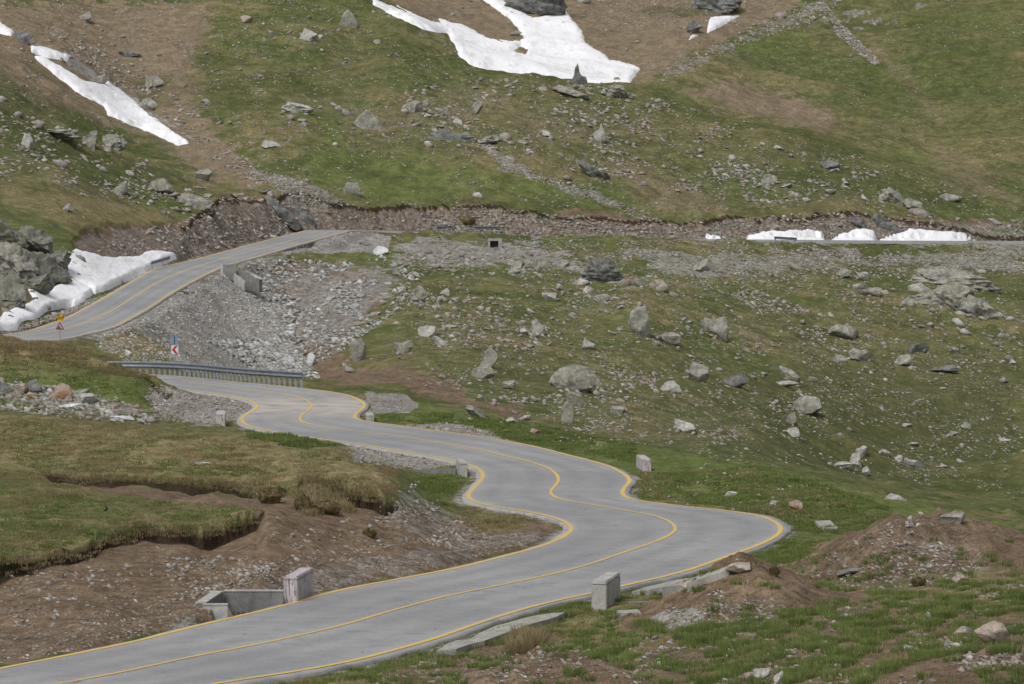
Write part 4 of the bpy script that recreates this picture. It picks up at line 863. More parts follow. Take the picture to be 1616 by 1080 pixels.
hero("rock", 1055, 543, 38, 18, R_GREY, "broad low grey rock between the tall and the squarish boulders")
FG = "masses of the left rock face"
for u_, v_, w_, h_, m_, s_ in ((12,402,62,52,R_FACE,1),(52,400,56,44,R_FACE,2),(86,432,44,36,R_FACE,3),(22,438,66,54,R_GREY,4),(64,446,58,50,R_FACE,5),(92,450,40,30,R_FACE,6),(14,484,56,50,R_FACE,7),(56,464,44,30,R_FACE,8)):
    hero("rock_outcrop", u_, v_, w_, h_, m_, "lichened rock mass of the cliff at the left border above the snow banks", O_, seed=700+s_, group=FG, depth=3.2)
n_hero = sum(1 for o in COL.objects if o.get("category") in ("rock", B, O_))

PROTO = [rock_verts(900+k, 3, 14, .35, .75, rough=.09) for k in range(12)]
pm = {}
def mid_rocks(poly, n, smin, smax, mats, label, group, flat_=(.35, .75), seed=1, thr=.0, d1=780):
    r = np.random.default_rng(seed); P = np.array(poly, float); got = 0; tries = 0
    while got < n and tries < n*40:
        tries += 1
        u = r.uniform(max(4, P[:, 0].min()), min(1612, P[:, 0].max())); v = r.uniform(max(4, P[:, 1].min()), min(1076, P[:, 1].max()))
        if poly_sd(np.array([u]), np.array([v]), poly)[0] < 0: continue
        p = at(u, v, d1=d1)
        if grid_get(G_s, np.array([p.x]), np.array([p.y]))[0] < .8: continue
        if fbm(np.array([u/45]), np.array([v/24]), 2, seed)[0] < thr: continue
        w = (smin+(smax-smin)*r.random()**1.8)*p.y/F; k = int(r.integers(12)); mt = mats[int(r.integers(len(mats)))]
        key = (k, mt.name)
        if key not in pm: pm[key] = np_mesh("rock", PROTO[k], ICO[3][1], True); pm[key].materials.append(mt); pm[key].set_sharp_from_angle(angle=math.radians(28))
        o = bpy.data.objects.new("rock", pm[key]); COL.objects.link(o)
        h_ = w*r.uniform(*flat_); o.scale = (w, w*r.uniform(.6, .9), h_); o.rotation_euler = (r.normal()*.12, .18+r.normal()*.25, r.uniform(-.6, .6))
        o.location = (p.x, p.y, p.z+h_*.22); tag(o, label, "rock", group); got += 1
mid_rocks([(640,400),(900,400),(1000,450),(1200,480),(1300,600),(1250,700),(1000,690),(760,640),(640,560)], 36, 8, 17, [R_GREY, R_PALE, R_LICH], "medium grey rock scattered in the grass of the middle slope below the upper road", "medium rocks of the middle slope", seed=3)
mid_rocks([(1150,430),(1420,420),(1616,520),(1616,780),(1350,760),(1250,650)], 26, 10, 20, [R_GREY, R_PALE], "medium rock scattered on the right part of the slope below the upper road", "medium rocks of the right lower slope", seed=4)
mid_rocks([(400,400),(620,400),(640,520),(540,600),(440,540)], 22, 9, 20, [R_GREY, R_TAN, R_PALE], "medium rock in the brown rubble between the grey scree and the green slope", "rubble rocks beside the scree", seed=5)
mid_rocks([(640,130),(1000,140),(1250,230),(1420,300),(1350,325),(1050,330),(800,240),(600,180)], 40, 10, 20, [R_GREY, R_PALE, R_LICH], "medium rock scattered on the middle of the hillside above the upper road", "medium rocks of the upper hillside", seed=6, thr=.05)
mid_rocks([(0,60),(320,30),(600,60),(560,260),(400,290),(300,120)], 24, 8, 16, [R_GREY, R_PALE, R_LICH], "medium rock on the brown and green upper left hillside", "medium rocks of the upper left hillside", seed=7)
mid_rocks([(0,180),(160,235),(330,300),(300,340),(0,300)], 10, 8, 18, [R_GREY, R_LICH], "medium lichened rock scattered on the left green knoll", "medium rocks of the left knoll", seed=8)

mid_rocks([(0,372),(52,368),(85,400),(112,450),(100,470),(60,480),(36,500),(0,515)], 20, 10, 22, [R_FACE, R_FACE, R_DARK, R_GREY], "rugged block of the rock face at the left border above the snow banks", "blocks of the left rock face", flat_=(.45, .9), seed=9)
mid_rocks([(260,328),(330,310),(400,300),(500,325),(520,350),(420,340),(330,360),(230,375)], 9, 12, 24, [R_DARK, R_GREY, R_TAN], "rock sticking out of the earth cut left of the road crest", "rocks in the earth cut", seed=10)
# ---------------------------------------------------------------- loose stones and grass (uncountable)
LOW = []
for k in range(8):
    r = np.random.default_rng(300+k); P = ICO[1][0].copy()
    for _ in range(6):
        nr = r.normal(size=3); nr /= np.linalg.norm(nr); t = P@nr; h_ = r.uniform(.4, .8); m_ = t > h_; P[m_] -= np.outer(t[m_]-h_, nr)
    LOW.append(P/np.abs(P).max(0)*.5)
LF = ICO[1][1]
def at_many(u, v, d0=70, d1=780):
    return np.array([at(a_, b_, d0, d1)[:] for a_, b_ in zip(u, v)])
STONES = {}
def stones(kind, poly, n, smin, smax, seed, thr=-1.0, pw=2.2, freq=(60, 30), d1=780, flat_=(.25, .7)):
    r = np.random.default_rng(seed); P = np.array(poly, float); uu_, vv_ = [], []
    while len(uu_) < n:
        u = r.uniform(P[:, 0].min(), P[:, 0].max(), n*3); v = r.uniform(P[:, 1].min(), P[:, 1].max(), n*3)
        ok = (poly_sd(u, v, poly) > 0) & (fbm(u/freq[0], v/freq[1], 3, seed) > thr) & (u > -40) & (u < 1656)
        uu_ += list(u[ok]); vv_ += list(v[ok])
    u = np.array(uu_[:n]); v = np.array(vv_[:n]); Q = at_many(u, v, d1=d1)
    ok = grid_get(G_s, Q[:, 0], Q[:, 1]) > .45; Q = Q[ok]; n = len(Q)
    w = (smin+(smax-smin)*r.random(n)**pw)*Q[:, 1]/F
    STONES.setdefault(kind, []).append((Q, w, r.uniform(*flat_, n), r.normal(0, .45, n)+np.pi*r.integers(0, 2, n), r.integers(0, 8, n), np.clip(r.normal(.5, .22, n), 0, 1), r.normal(0, .22, (n, 2))))
def debris(kind, names, n0, seed, y0, y1, smin=.08, smax=.34, spread=1.5):
    r = np.random.default_rng(seed); Qs, ws = [], []
    for o in [x for x in COL.objects if x.get("category") in names and y0 < x.location.y < y1]:
        if o.scale.x == 1.0: xs = [v[0] for v in o.bound_box]; w = max(xs)-min(xs)
        else: w = o.scale.x
        n = int(r.poisson(n0*min(2, w/1.2))); x = o.location.x+r.normal(0, spread*w*.6, n)+.15*w; y_ = o.location.y-.3*w+r.normal(0, spread*w, n); z = ground_z(x, y_)
        Qs.append(np.stack([x, y_, z], 1)); ws.append(w*(smin+(smax-smin)*r.random(n)**2.6))
    Q = np.concatenate(Qs); w = np.concatenate(ws); ok = grid_get(G_s, Q[:, 0], Q[:, 1]) > .6; Q = Q[ok]; w = w[ok]; n = len(Q)
    STONES.setdefault(kind, []).append((Q, w, r.uniform(.3, .75, n), r.normal(0, .45, n)+np.pi*r.integers(0, 2, n), r.integers(0, 8, n), np.clip(r.normal(.5, .22, n), 0, 1), r.normal(0, .22, (n, 2))))
def emit(kind, mat, label):
    Vs, Fs, Ts = [], [], []; o_ = 0
    for Q, w, fl, rz, kk, tn, tl in STONES[kind]:
        for k in range(8):
            m_ = kk == k
            if not m_.any(): continue
            b = LOW[k][None]*np.stack([w[m_], w[m_]*.6, w[m_]*fl[m_]], 1)[:, None]
            b = np.stack([b[..., 0], b[..., 1], b[..., 2]+(tl[m_, :1]-.22*np.cos(rz[m_])[:, None])*b[..., 0]+tl[m_, 1:]*b[..., 1]], -1)
            c, s_ = np.cos(rz[m_])[:, None], np.sin(rz[m_])[:, None]
            b = np.stack([b[..., 0]*c-b[..., 1]*s_, b[..., 0]*s_+b[..., 1]*c, b[..., 2]], -1)+Q[m_][:, None]
            b[..., 2] += (w[m_]*fl[m_]*.18)[:, None]
            nn = m_.sum(); Vs.append(b.reshape(-1, 3)); Fs.append((LF[None]+(np.arange(nn)*len(LOW[k]))[:, None, None]).reshape(-1, 3)+o_); Ts.append(np.repeat(tn[m_], len(LOW[k]))); o_ += nn*len(LOW[k])
    m = np_mesh(kind, np.concatenate(Vs), np.concatenate(Fs)); set_attr(m, "tone", np.concatenate(Ts))
    return tag(link_mesh(kind, m, mat), label, "stones", kind="stuff")
S = "hillside_stones"
stones(S, [(0,0),(560,0),(700,60),(900,125),(1100,165),(1400,260),(1616,330),(1616,342),(1250,330),(1000,340),(850,325),(600,330),(420,290),(250,240),(0,150)], 4200, 1.3, 8, 11, -.08, 3.6)
stones(S, [(640,120),(900,130),(1150,180),(1350,260),(1350,325),(1100,320),(900,260),(640,200)], 1700, 2, 13, 12, .10, 3.2)
stones(S, [(1130,240),(1400,270),(1350,325),(1120,320)], 380, 2, 13, 13, .12, 2.6)
stones(S, [(0,160),(160,225),(340,300),(300,335),(0,290)], 800, 2, 12, 14, .0, 2.6)
stones(S, [(0,20),(60,40),(300,230),(420,300),(400,260),(240,120),(60,30)], 900, 2, 10, 15, -.1, 2.6)
stones(S, [(1020,0),(1616,0),(1616,320),(1250,190),(1060,120)], 1500, 1.2, 5, 16, .0, 3)
stones(S, [(900,0),(1240,0),(1040,125)], 900, 1.5, 6, 17, -.2, 2.4)
for q, pl in enumerate(([(1040,112),(1200,35),(1290,-5),(1330,-5),(1310,28),(1180,72),(1090,115),(1030,135)], [(1300,0),(1320,30),(1390,98),(1380,104),(1320,55)], [(740,215),(790,235),(840,268),(930,300),(1050,350),(1020,350),(900,305),(800,275)], [(390,265),(470,285),(560,325),(500,330),(420,292)])):
    stones(S, pl, 700, 2, 8, 20+q, -1, 2.2)
debris(S, ("rock", "boulder", "rock outcrop"), 9, 18, 440, 780)
stones(S, [(0,0),(560,0),(700,60),(900,125),(1100,165),(1400,260),(1616,330),(1616,342),(1250,330),(1000,340),(850,325),(600,330),(420,290),(250,240),(0,150)], 9500, 1.0, 5, 19, .0, 2.4, (34, 17))
emit(S, R_LOOSE, "loose pale stones strewn over the hillside above the upper road")
S = "slope_stones"
stones(S, [(600,380),(1616,395),(1616,790),(1300,740),(1000,700),(760,640),(620,560)], 5200, 1.5, 10, 31, -.08, 3.4)
stones(S, [(640,400),(900,400),(1000,470),(900,560),(700,560),(620,480)], 1100, 2.5, 15, 32, .05, 2.8)
stones(S, [(620,372),(1616,392),(1616,435),(1300,440),(1100,455),(900,430),(640,410)], 4200, 1.4, 8, 33, -.15, 3.2)
stones(S, [(1100,420),(1300,500),(1350,570),(1200,500)], 400, 3, 11, 34, -.2, 2.2)
stones(S, [(640,600),(900,560),(1250,640),(1240,700),(900,680),(760,640)], 700, 3, 12, 35, .1, 2.4)
debris(S, ("rock", "boulder", "rock outcrop"), 11, 38, 225, 470)
stones(S, [(600,380),(1616,395),(1616,790),(1300,740),(1000,700),(760,640),(620,560)], 10500, 1.0, 5.5, 39, .0, 2.4, (34, 17))
emit(S, R_LOOSE, "loose stones strewn over the grass slope between the two roads")
S = "cut_bank_stones"
stones(S, [(500,333),(620,345),(720,328),(860,336),(1060,355),(1300,336),(1616,350),(1616,378),(1100,378),(850,372),(560,362)], 3600, 1.4, 10, 41, -.3, 3.6)
stones(S, [(180,380),(300,345),(350,312),(420,312),(500,335),(500,360),(400,380),(300,404),(220,408),(150,400)], 1900, 1.6, 11, 42, -.3, 3.2)
stones(S, [(20,520),(60,505),(150,475),(240,430),(245,436),(160,478),(90,505),(30,524)], 700, 3, 9, 43, -1, 1.6)
emit(S, R_LOOSE, "broken stones in the earth cut along the far side of the upper road")
S = "scree_stones"
stones(S, [(145,530),(210,505),(300,452),(352,428),(400,440),(440,480),(460,530),(500,600),(200,572),(150,550)], 10000, 1.4, 7, 51, -1, 3.4)
stones(S, [(330,540),(450,530),(510,600),(400,585)], 700, 4, 15, 52, -1, 1.8)
stones(S, [(390,415),(600,405),(660,440),(620,500),(560,540),(500,580),(450,540),(400,470)], 2600, 2, 14, 53, -.25, 3)
stones(S, [(430,396),(560,364),(620,372),(610,400),(540,398),(450,403)], 900, 1.2, 3.5, 54, -1, 2)
emit(S, R_SCREE, "grey scree and rubble on the bank below the upper road")
S = "gravel_bank_stones"
stones(S, [(0,985),(200,955),(330,925),(400,890),(560,865),(760,845),(885,838),(900,845),(640,908),(540,926),(330,983),(0,1050)], 2600, 1.5, 9, 61, -.35, 3)
stones(S, [(600,785),(660,760),(740,825),(780,850),(700,865),(600,850)], 700, 2, 12, 62, -.2, 3)
stones(S, [(0,900),(145,875),(400,850),(600,800),(620,860),(500,900),(200,960),(0,1000)], 900, 2, 13, 63, -.1, 3)
stones(S, [(330,960),(250,880),(420,880),(440,935),(380,930)], 350, 3, 14, 64, -.2, 2.4)
stones(S, [(0,598),(160,625),(250,650),(240,672),(60,655),(0,648)], 700, 3, 16, 65, -.4, 2.4)
stones(S, [(240,608),(330,618),(395,640),(400,655),(330,672),(250,665),(230,630)], 1300, 2, 9, 66, -1, 2.2)
stones(S, [(540,700),(690,722),(720,735),(660,745),(560,730)], 500, 2, 9, 67, -1, 2.2)
emit(S, R_LOOSE, "pale gravel and stones on the bare bank left of the lower road")
S = "verge_stones"
stones(S, [(575,618),(640,624),(660,640),(640,652),(590,650),(580,635)], 700, 1.5, 5, 71, -1, 2)
stones(S, [(640,672),(720,668),(790,688),(810,700),(700,684)], 300, 2, 8, 72, -1, 2)
stones(S, [(800,660),(1000,690),(1300,750),(1330,800),(1240,830),(1000,780),(980,740),(900,712)], 350, 2, 9, 73, .0, 2.6)
stones(S, [(1240,920),(1330,860),(1430,815),(1500,805),(1616,890),(1616,950),(1450,930),(1330,930)], 1500, 1.3, 12, 74, .0, 3.8)
stones(S, [(1050,955),(1165,895),(1260,950),(1200,990),(1050,990)], 700, 2, 11, 75, -.2, 3)
stones(S, [(560,1080),(700,1035),(900,1005),(1616,930),(1616,1080)], 1500, 2.5, 15, 76, .02, 3.4)
stones(S, [(600,1070),(760,1030),(900,1010),(1010,1050),(980,1080)], 450, 2, 10, 77, -.5, 3)
stones(S, [(1430,990),(1616,1010),(1616,1060),(1500,1060)], 260, 4, 16, 78, -.2, 2.4)
emit(S, R_LOOSE, "stones and gravel on the verge, spoil heaps and tussock ground right of the lower road")

def grass(kind, jobs, mat, label):
    Vs, Ts = [], []
    for poly, n, hmin, hmax, blades, rad, thr, seed, amp_ in jobs:
        r = np.random.default_rng(seed); P = np.array(poly, float); uu_, vv_ = [], []; guard = 0
        while len(uu_) < n and guard < 60:
            guard += 1; u = r.uniform(P[:, 0].min(), P[:, 0].max(), n*2); v = r.uniform(P[:, 1].min(), P[:, 1].max(), n*2)
            ok = (poly_sd(u, v, poly) > 0) & (fbm(u/38, v/14, 3, seed) > thr); uu_ += list(u[ok]); vv_ += list(v[ok])
        Q = at_many(np.array(uu_[:n]), np.array(vv_[:n])); Q = Q[grid_get(G_s, Q[:, 0], Q[:, 1]) > .35]
        if thr > -.8: dm = np.maximum(mask_at('dirt', Q[:, 0], Q[:, 1])-(.47 if poly is RF or blades > 25 else 0), mask_at('gravel', Q[:, 0], Q[:, 1])*.8); Q = Q[dm < r.uniform(.05, .6, len(Q))]
        Q = Q[mask_at('dark', Q[:, 0], Q[:, 1]) < .35]; n = len(Q)
        if n == 0: continue
        hs_ = r.uniform(hmin, hmax, n)[:, None]*r.uniform(.55, 1, (n, blades)); an = r.uniform(0, 6.28, (n, blades)); rr = np.sqrt(r.random((n, blades)))*rad*(hs_/hmax+.3)
        bx, by = Q[:, :1]+np.cos(an)*rr, Q[:, 1:2]+np.sin(an)*rr*1.3; lean = r.uniform(.15, .7, (n, blades))*hs_
        a2 = an+r.normal(0, .5, (n, blades)); tx, ty = bx+np.cos(a2)*lean, by+np.sin(a2)*lean
        ww = amp_*r.uniform(.7, 1.3, (n, blades)); z0 = Q[:, 2:3]-.05+0*bx
        A_ = np.stack([bx-ww, by, z0], -1); B_ = np.stack([bx+ww, by+ww*.5, z0], -1); C_ = np.stack([tx, ty, z0+.05+hs_], -1)
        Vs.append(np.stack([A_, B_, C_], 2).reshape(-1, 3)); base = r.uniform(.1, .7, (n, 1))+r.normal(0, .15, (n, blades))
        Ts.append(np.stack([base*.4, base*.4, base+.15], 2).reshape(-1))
    V_ = np.concatenate(Vs); m = np_mesh(kind, V_, np.arange(len(V_)).reshape(-1, 3)); set_attr(m, "tone", np.clip(np.concatenate(Ts), 0, 1))
    return tag(link_mesh(kind, m, mat), label, "grass", kind="stuff")
RF = [(400,1080),(640,1035),(800,995),(930,955),(1180,885),(1260,850),(1420,850),(1616,850),(1616,1080)]
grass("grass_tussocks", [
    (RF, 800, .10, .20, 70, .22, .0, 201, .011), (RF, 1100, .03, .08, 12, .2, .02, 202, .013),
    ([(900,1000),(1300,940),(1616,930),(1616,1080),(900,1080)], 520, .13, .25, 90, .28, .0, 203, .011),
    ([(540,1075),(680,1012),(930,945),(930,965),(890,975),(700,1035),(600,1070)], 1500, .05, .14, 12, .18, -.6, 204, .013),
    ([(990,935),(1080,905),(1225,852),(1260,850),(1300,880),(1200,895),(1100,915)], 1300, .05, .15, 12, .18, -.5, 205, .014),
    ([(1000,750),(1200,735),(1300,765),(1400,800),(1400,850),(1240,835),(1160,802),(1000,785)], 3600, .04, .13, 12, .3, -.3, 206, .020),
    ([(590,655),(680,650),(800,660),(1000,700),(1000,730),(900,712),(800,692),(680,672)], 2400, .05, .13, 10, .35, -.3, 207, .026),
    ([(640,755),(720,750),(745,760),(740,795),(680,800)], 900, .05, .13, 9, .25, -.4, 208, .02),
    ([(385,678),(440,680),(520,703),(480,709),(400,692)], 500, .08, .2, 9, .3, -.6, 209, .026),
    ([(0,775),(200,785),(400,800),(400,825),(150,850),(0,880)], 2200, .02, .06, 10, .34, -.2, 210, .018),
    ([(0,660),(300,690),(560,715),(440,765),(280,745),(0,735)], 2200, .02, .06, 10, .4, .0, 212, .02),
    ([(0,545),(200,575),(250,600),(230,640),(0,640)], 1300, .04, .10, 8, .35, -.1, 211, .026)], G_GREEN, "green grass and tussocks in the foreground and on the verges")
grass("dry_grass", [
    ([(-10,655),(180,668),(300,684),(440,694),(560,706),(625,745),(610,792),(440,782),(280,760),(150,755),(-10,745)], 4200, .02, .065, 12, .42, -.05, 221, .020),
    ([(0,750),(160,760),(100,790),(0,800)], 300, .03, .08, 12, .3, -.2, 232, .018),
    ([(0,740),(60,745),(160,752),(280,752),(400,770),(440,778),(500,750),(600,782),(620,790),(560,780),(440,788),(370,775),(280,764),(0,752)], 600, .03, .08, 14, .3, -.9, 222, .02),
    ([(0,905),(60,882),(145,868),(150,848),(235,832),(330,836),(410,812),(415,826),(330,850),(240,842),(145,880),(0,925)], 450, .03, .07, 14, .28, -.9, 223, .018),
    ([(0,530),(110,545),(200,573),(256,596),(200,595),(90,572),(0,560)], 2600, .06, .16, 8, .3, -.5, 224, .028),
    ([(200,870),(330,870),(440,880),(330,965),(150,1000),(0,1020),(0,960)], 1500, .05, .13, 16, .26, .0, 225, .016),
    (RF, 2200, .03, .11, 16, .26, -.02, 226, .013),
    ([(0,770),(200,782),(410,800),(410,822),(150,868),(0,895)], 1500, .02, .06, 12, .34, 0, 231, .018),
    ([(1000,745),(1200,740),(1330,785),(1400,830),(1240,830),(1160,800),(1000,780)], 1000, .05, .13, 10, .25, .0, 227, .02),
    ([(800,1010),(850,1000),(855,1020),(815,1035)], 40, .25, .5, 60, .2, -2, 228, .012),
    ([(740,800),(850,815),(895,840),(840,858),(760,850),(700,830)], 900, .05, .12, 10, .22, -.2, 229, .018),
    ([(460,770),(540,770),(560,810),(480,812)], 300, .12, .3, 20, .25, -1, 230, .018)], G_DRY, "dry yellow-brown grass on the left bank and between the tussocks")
# ---------------------------------------------------------------- concrete, rails, signs
def wall_box(parent, name, p, dirv, L, w, zb, zt, mat, taper=0.0, bevel=.02):
    """box from corner p along dirv (length L), width w to the left of it"""
    d = Vector((dirv[0], dirv[1], 0)).normalized(); nrm = Vector((-d.y, d.x, 0)); bm = bmesh.new()
    M = Matrix(((d.x, nrm.x, 0, p[0]), (d.y, nrm.y, 0, p[1]), (0, 0, 1, 0), (0, 0, 0, 1)))
    bm_box(bm, 0, L, 0, w, zb, zt, M)
    return bm_obj(name, bm, mat, parent, bevel)
def prism(pts3, thick, name, mat, parent=None, bevel=.015):
    """polygon of world points extruded by the vector thick"""
    bm = bmesh.new(); t = Vector(thick); a_ = [bm.verts.new(Vector(p)) for p in pts3]; b_ = [bm.verts.new(Vector(p)+t) for p in pts3]; n_ = len(a_)
    bm.faces.new(a_); bm.faces.new(b_[::-1])
    for i in range(n_): bm.faces.new((a_[i], b_[i], b_[(i+1) % n_], a_[(i+1) % n_]))
    bmesh.ops.triangulate(bm, faces=[f for f in bm.faces if len(f.verts) > 4], ngon_method='EAR_CLIP')
    return bm_obj(name, bm, mat, parent, 0)
def P3(u, v, d): return Vector(unproj(u, v, d))
def rel(parent, *objs):
    for o in objs:
        o.parent = parent; o.matrix_parent_inverse = Matrix.Translation(-Vector(parent.location))
def parapet(u, v, d, vt, ub, vb, w, mat, label, cap=None):
    p = P3(u, v, d); zt = (YH-vt)/F*d; db = -zt*F/(vb-YH) if vb > YH else d+3.2
    q = Vector(((ub-CU)/F*db, db, zt)); dv = (q.x-p.x, q.y-p.y); L = math.hypot(*dv)
    t = empty("concrete_parapet", (p.x, p.y, p.z)); tag(t, label, "parapet", "concrete parapet blocks beside the roads")
    b = wall_box(t, "block", (p.x, p.y), dv, L, w, p.z-.35, zt-.12, mat); c = wall_box(t, "cap", (p.x, p.y), dv, L, w, zt-.118, zt, mat, bevel=.03)
    rel(t, b, c); return t, p, q
parapet(957, 965, 121, 918, 979, 903, .48, CONC, "plain grey parapet block at the right edge of the near road")
parapet(469, 950, 124, 910.4, 495, 896, .46, CONC_G, "parapet block with reddish streaked road side, beside the open drain basin")
parapet(725, 748.5, 185.7, 730.3, 719.6, 724, -.39, CONC, "slim parapet block inside the double bend, with a low wall at its left")
parapet(1014, 743, 188.4, 725, 1004, 718, -.44, CONC_G, "dirty mottled parapet block standing in the green verge right of the road")
parapet(341, 671, 228, 654, 342, 648, -.55, CONC_G, "pale parapet block left of the road at the farther bend, below stony ground")
parapet(578.5, 663.5, 232, 655, 577, 651, -.46, CONC, "smallest low parapet block beside the tongue of gravel at the farther bend")
# block and wing walls of the culvert under the upper road
t = empty("culvert_headwall", P3(362, 430, 403)); tag(t, "concrete headwall with two sloping wing walls below the right edge of the upper road", "headwall")
b = wall_box(t, "parapet", P3(352, 430, 402)[:2], (1.0, .75), 1.62, .5, -6.6, -4.87, CONC)
w1 = prism([P3(369,432,402), P3(386,445,400), P3(386,460,400), P3(369,450,402)], (.12, .3, .02), "wing_wall", CONC)
w2 = prism([P3(373,428.5,403.5), P3(384,428.5,403.1), P3(409,440.5,401.5), P3(409,462,401.5), P3(373,455,403.5)], (.3, .45, .03), "wing_wall", CONC_D)
w3 = prism([P3(384,428,403.4), P3(409.5,440,401.4), P3(410,441.5,401.3), P3(384,429.8,403.3)], (.34, .5, .03), "coping", CONC)
rel(t, b, w1, w2, w3)
# drain basin
zt_ = -12.1
def Q2(u, d, z): return Vector(((u-CU)/F*d, d, z))
t = empty("drain_basin", Q2(350, 121, -12.9)); tag(t, "open concrete drain basin with pale wall tops left of the near road", "drain basin")
def wallseg(A, Bp, th, zt1, zt2, zb, name, mat, inward):
    A, Bp = Vector(A), Vector(Bp); d = (Bp-A).normalized(); n_ = Vector((-d.y, d.x, 0))*inward*th
    pts = [(A.x, A.y, zb), (Bp.x, Bp.y, zb), (Bp.x, Bp.y, zt2), (A.x, A.y, zt1)]
    return prism(pts, n_, name, mat)
k1_ = wallseg(Q2(353,123.3,0), Q2(446.5,123.3,0), .26, zt_, zt_, -14.6, "back_wall", CONC_D, 1)
k2_ = wallseg(Q2(325,119.5,0), Q2(352.6,123.2,0), .26, zt_, zt_, -14.6, "side_wall", CONC_D, 1)
k3_ = wallseg(Q2(320,119.1,0), Q2(359,119.1,0), .24, zt_-.02, zt_-.02, -14.6, "front_wall", CONC, 1)
k4_ = wallseg(Q2(359.2,119.1,0), Q2(369,119.4,0), .24, zt_-.05, zt_-.42, -14.6, "end_wall", CONC, 1)
c1_ = wallseg(Q2(353,123.28,0), Q2(446.5,123.28,0), .32, zt_+.035, zt_+.035, zt_+.003, "coping", CONC, 1)
c2_ = wallseg(Q2(325,119.5,0), Q2(352.6,123.2,0), .34, zt_+.035, zt_+.035, zt_+.003, "coping", CONC, 1)
c3_ = wallseg(Q2(319.5,119.08,0), Q2(359,119.08,0), .28, zt_+.02, zt_+.02, zt_-.017, "coping", CONC, 1)
rel(t, k1_, k2_, k3_, k4_, c1_, c2_, c3_)
# low walls
tag(wallseg(Q2(653,187,0), Q2(719,186.6,0), .28, -12.36, -12.30, -13.2, "low_wall", CONC_D, 1), "low concrete wall running left from the slim parapet block", "wall")
tag(wallseg(Q2(991,121.5,0), Q2(1046,121.6,0), .3, -12.27, -12.25, -13.2, "low_wall", CONC_D, 1), "short low concrete wall with a pale top right of the plain grey parapet block", "wall")
def slab(name, px, th, lift, mat, label, cat):
    pts = [at(u, v) for u, v in px]; pts = [Vector((p.x, p.y, p.z+lift)) for p in pts]
    A_ = np.array([[p.x, p.y, 1] for p in pts]); co = np.linalg.lstsq(A_, np.array([p.z for p in pts]), rcond=None)[0]
    pts = [Vector((p.x, p.y, .5*p.z+.5*(co[0]*p.x+co[1]*p.y+co[2]))) for p in pts]
    bm = bmesh.new(); f = bm.faces.new([bm.verts.new(p) for p in pts]); bmesh.ops.triangulate(bm, faces=[f], ngon_method='EAR_CLIP')
    r_ = bmesh.ops.extrude_face_region(bm, geom=list(bm.faces)); 
    for v in [x for x in r_['geom'] if isinstance(x, bmesh.types.BMVert)]: v.co.z -= th
    return tag(bm_obj(name, bm, mat), label, cat)
slab("gutter_strip", [(688,1036),(705,1026),(722,1020),(742,1014),(760,1006),(782,996),(805,990),(828,984),(850,976),(872,974),(892,976),(880,983),(862,987),(846,990),(826,996),(806,1006),(790,1010),(764,1021),(742,1026),(720,1034)], .5, .16, CONC_OLD, "broken strip of pale concrete gutter in the grass at the bottom, below the near road", "gutter")
slab("gutter_strip", [(997,938),(1022,931),(1049,927),(1072,924),(1094,918),(1120,909),(1146,899),(1160,897),(1150,909),(1128,917),(1103,925),(1094,930),(1069,934),(1045,938),(1022,940)], .45, .16, CONC_OLD, "concrete gutter running up to the small spoil heap right of the plain grey parapet block", "gutter")
slab("concrete_slab", [(1285,826.5),(1310,826),(1323,838),(1297,838.5)], .16, .12, CONC_OLD, "square pale concrete slab lying in the grass right of the sharp bend", "slab")
slab("concrete_slab", [(972,966),(1006,965),(1012,970),(978,971)], .16, .06, CONC_OLD, "small flat concrete slab at the foot of the plain grey parapet block", "slab")
# box culvert below the upper road and the wing wall farther right
p = at(781, 391); t = empty("box_culvert", (p.x, p.y, p.z)); tag(t, "small box culvert with a dark square opening below the upper road", "culvert")
k = p.y/F; x0, x1 = (770-CU)*k, (792-CU)*k; zt_c = p.z+14.5*k; yf = p.y-.3; bm = bmesh.new()
bm_box(bm, x0, x0+.28, yf, yf+3, p.z-.4, zt_c); bm_box(bm, x1-.45, x1, yf, yf+3, p.z-.4, zt_c); f1 = bm_obj("side_walls", bm, CONC_OLD)
bm = bmesh.new(); bm_box(bm, x0+.283, x1-.453, yf, yf+3, zt_c-.32, zt_c); f2 = bm_obj("lintel", bm, CONC_OLD)
bm = bmesh.new(); bm_box(bm, x0+.283, x1-.453, yf+.5, yf+3, p.z-.4, zt_c-.323); f3 = bm_obj("opening", bm, BLACK); rel(t, f1, f2, f3)  # solid black block stands for the shade inside the culvert
tag(prism([P3(1255,385,513), P3(1267,384.5,513.5), P3(1280,402,510.5), P3(1280.5,414,510), P3(1257,402,511)], (.1, .5, .04), "wing_wall", CONC), "pale triangular concrete wing wall below the short guardrail on the right", "wall")

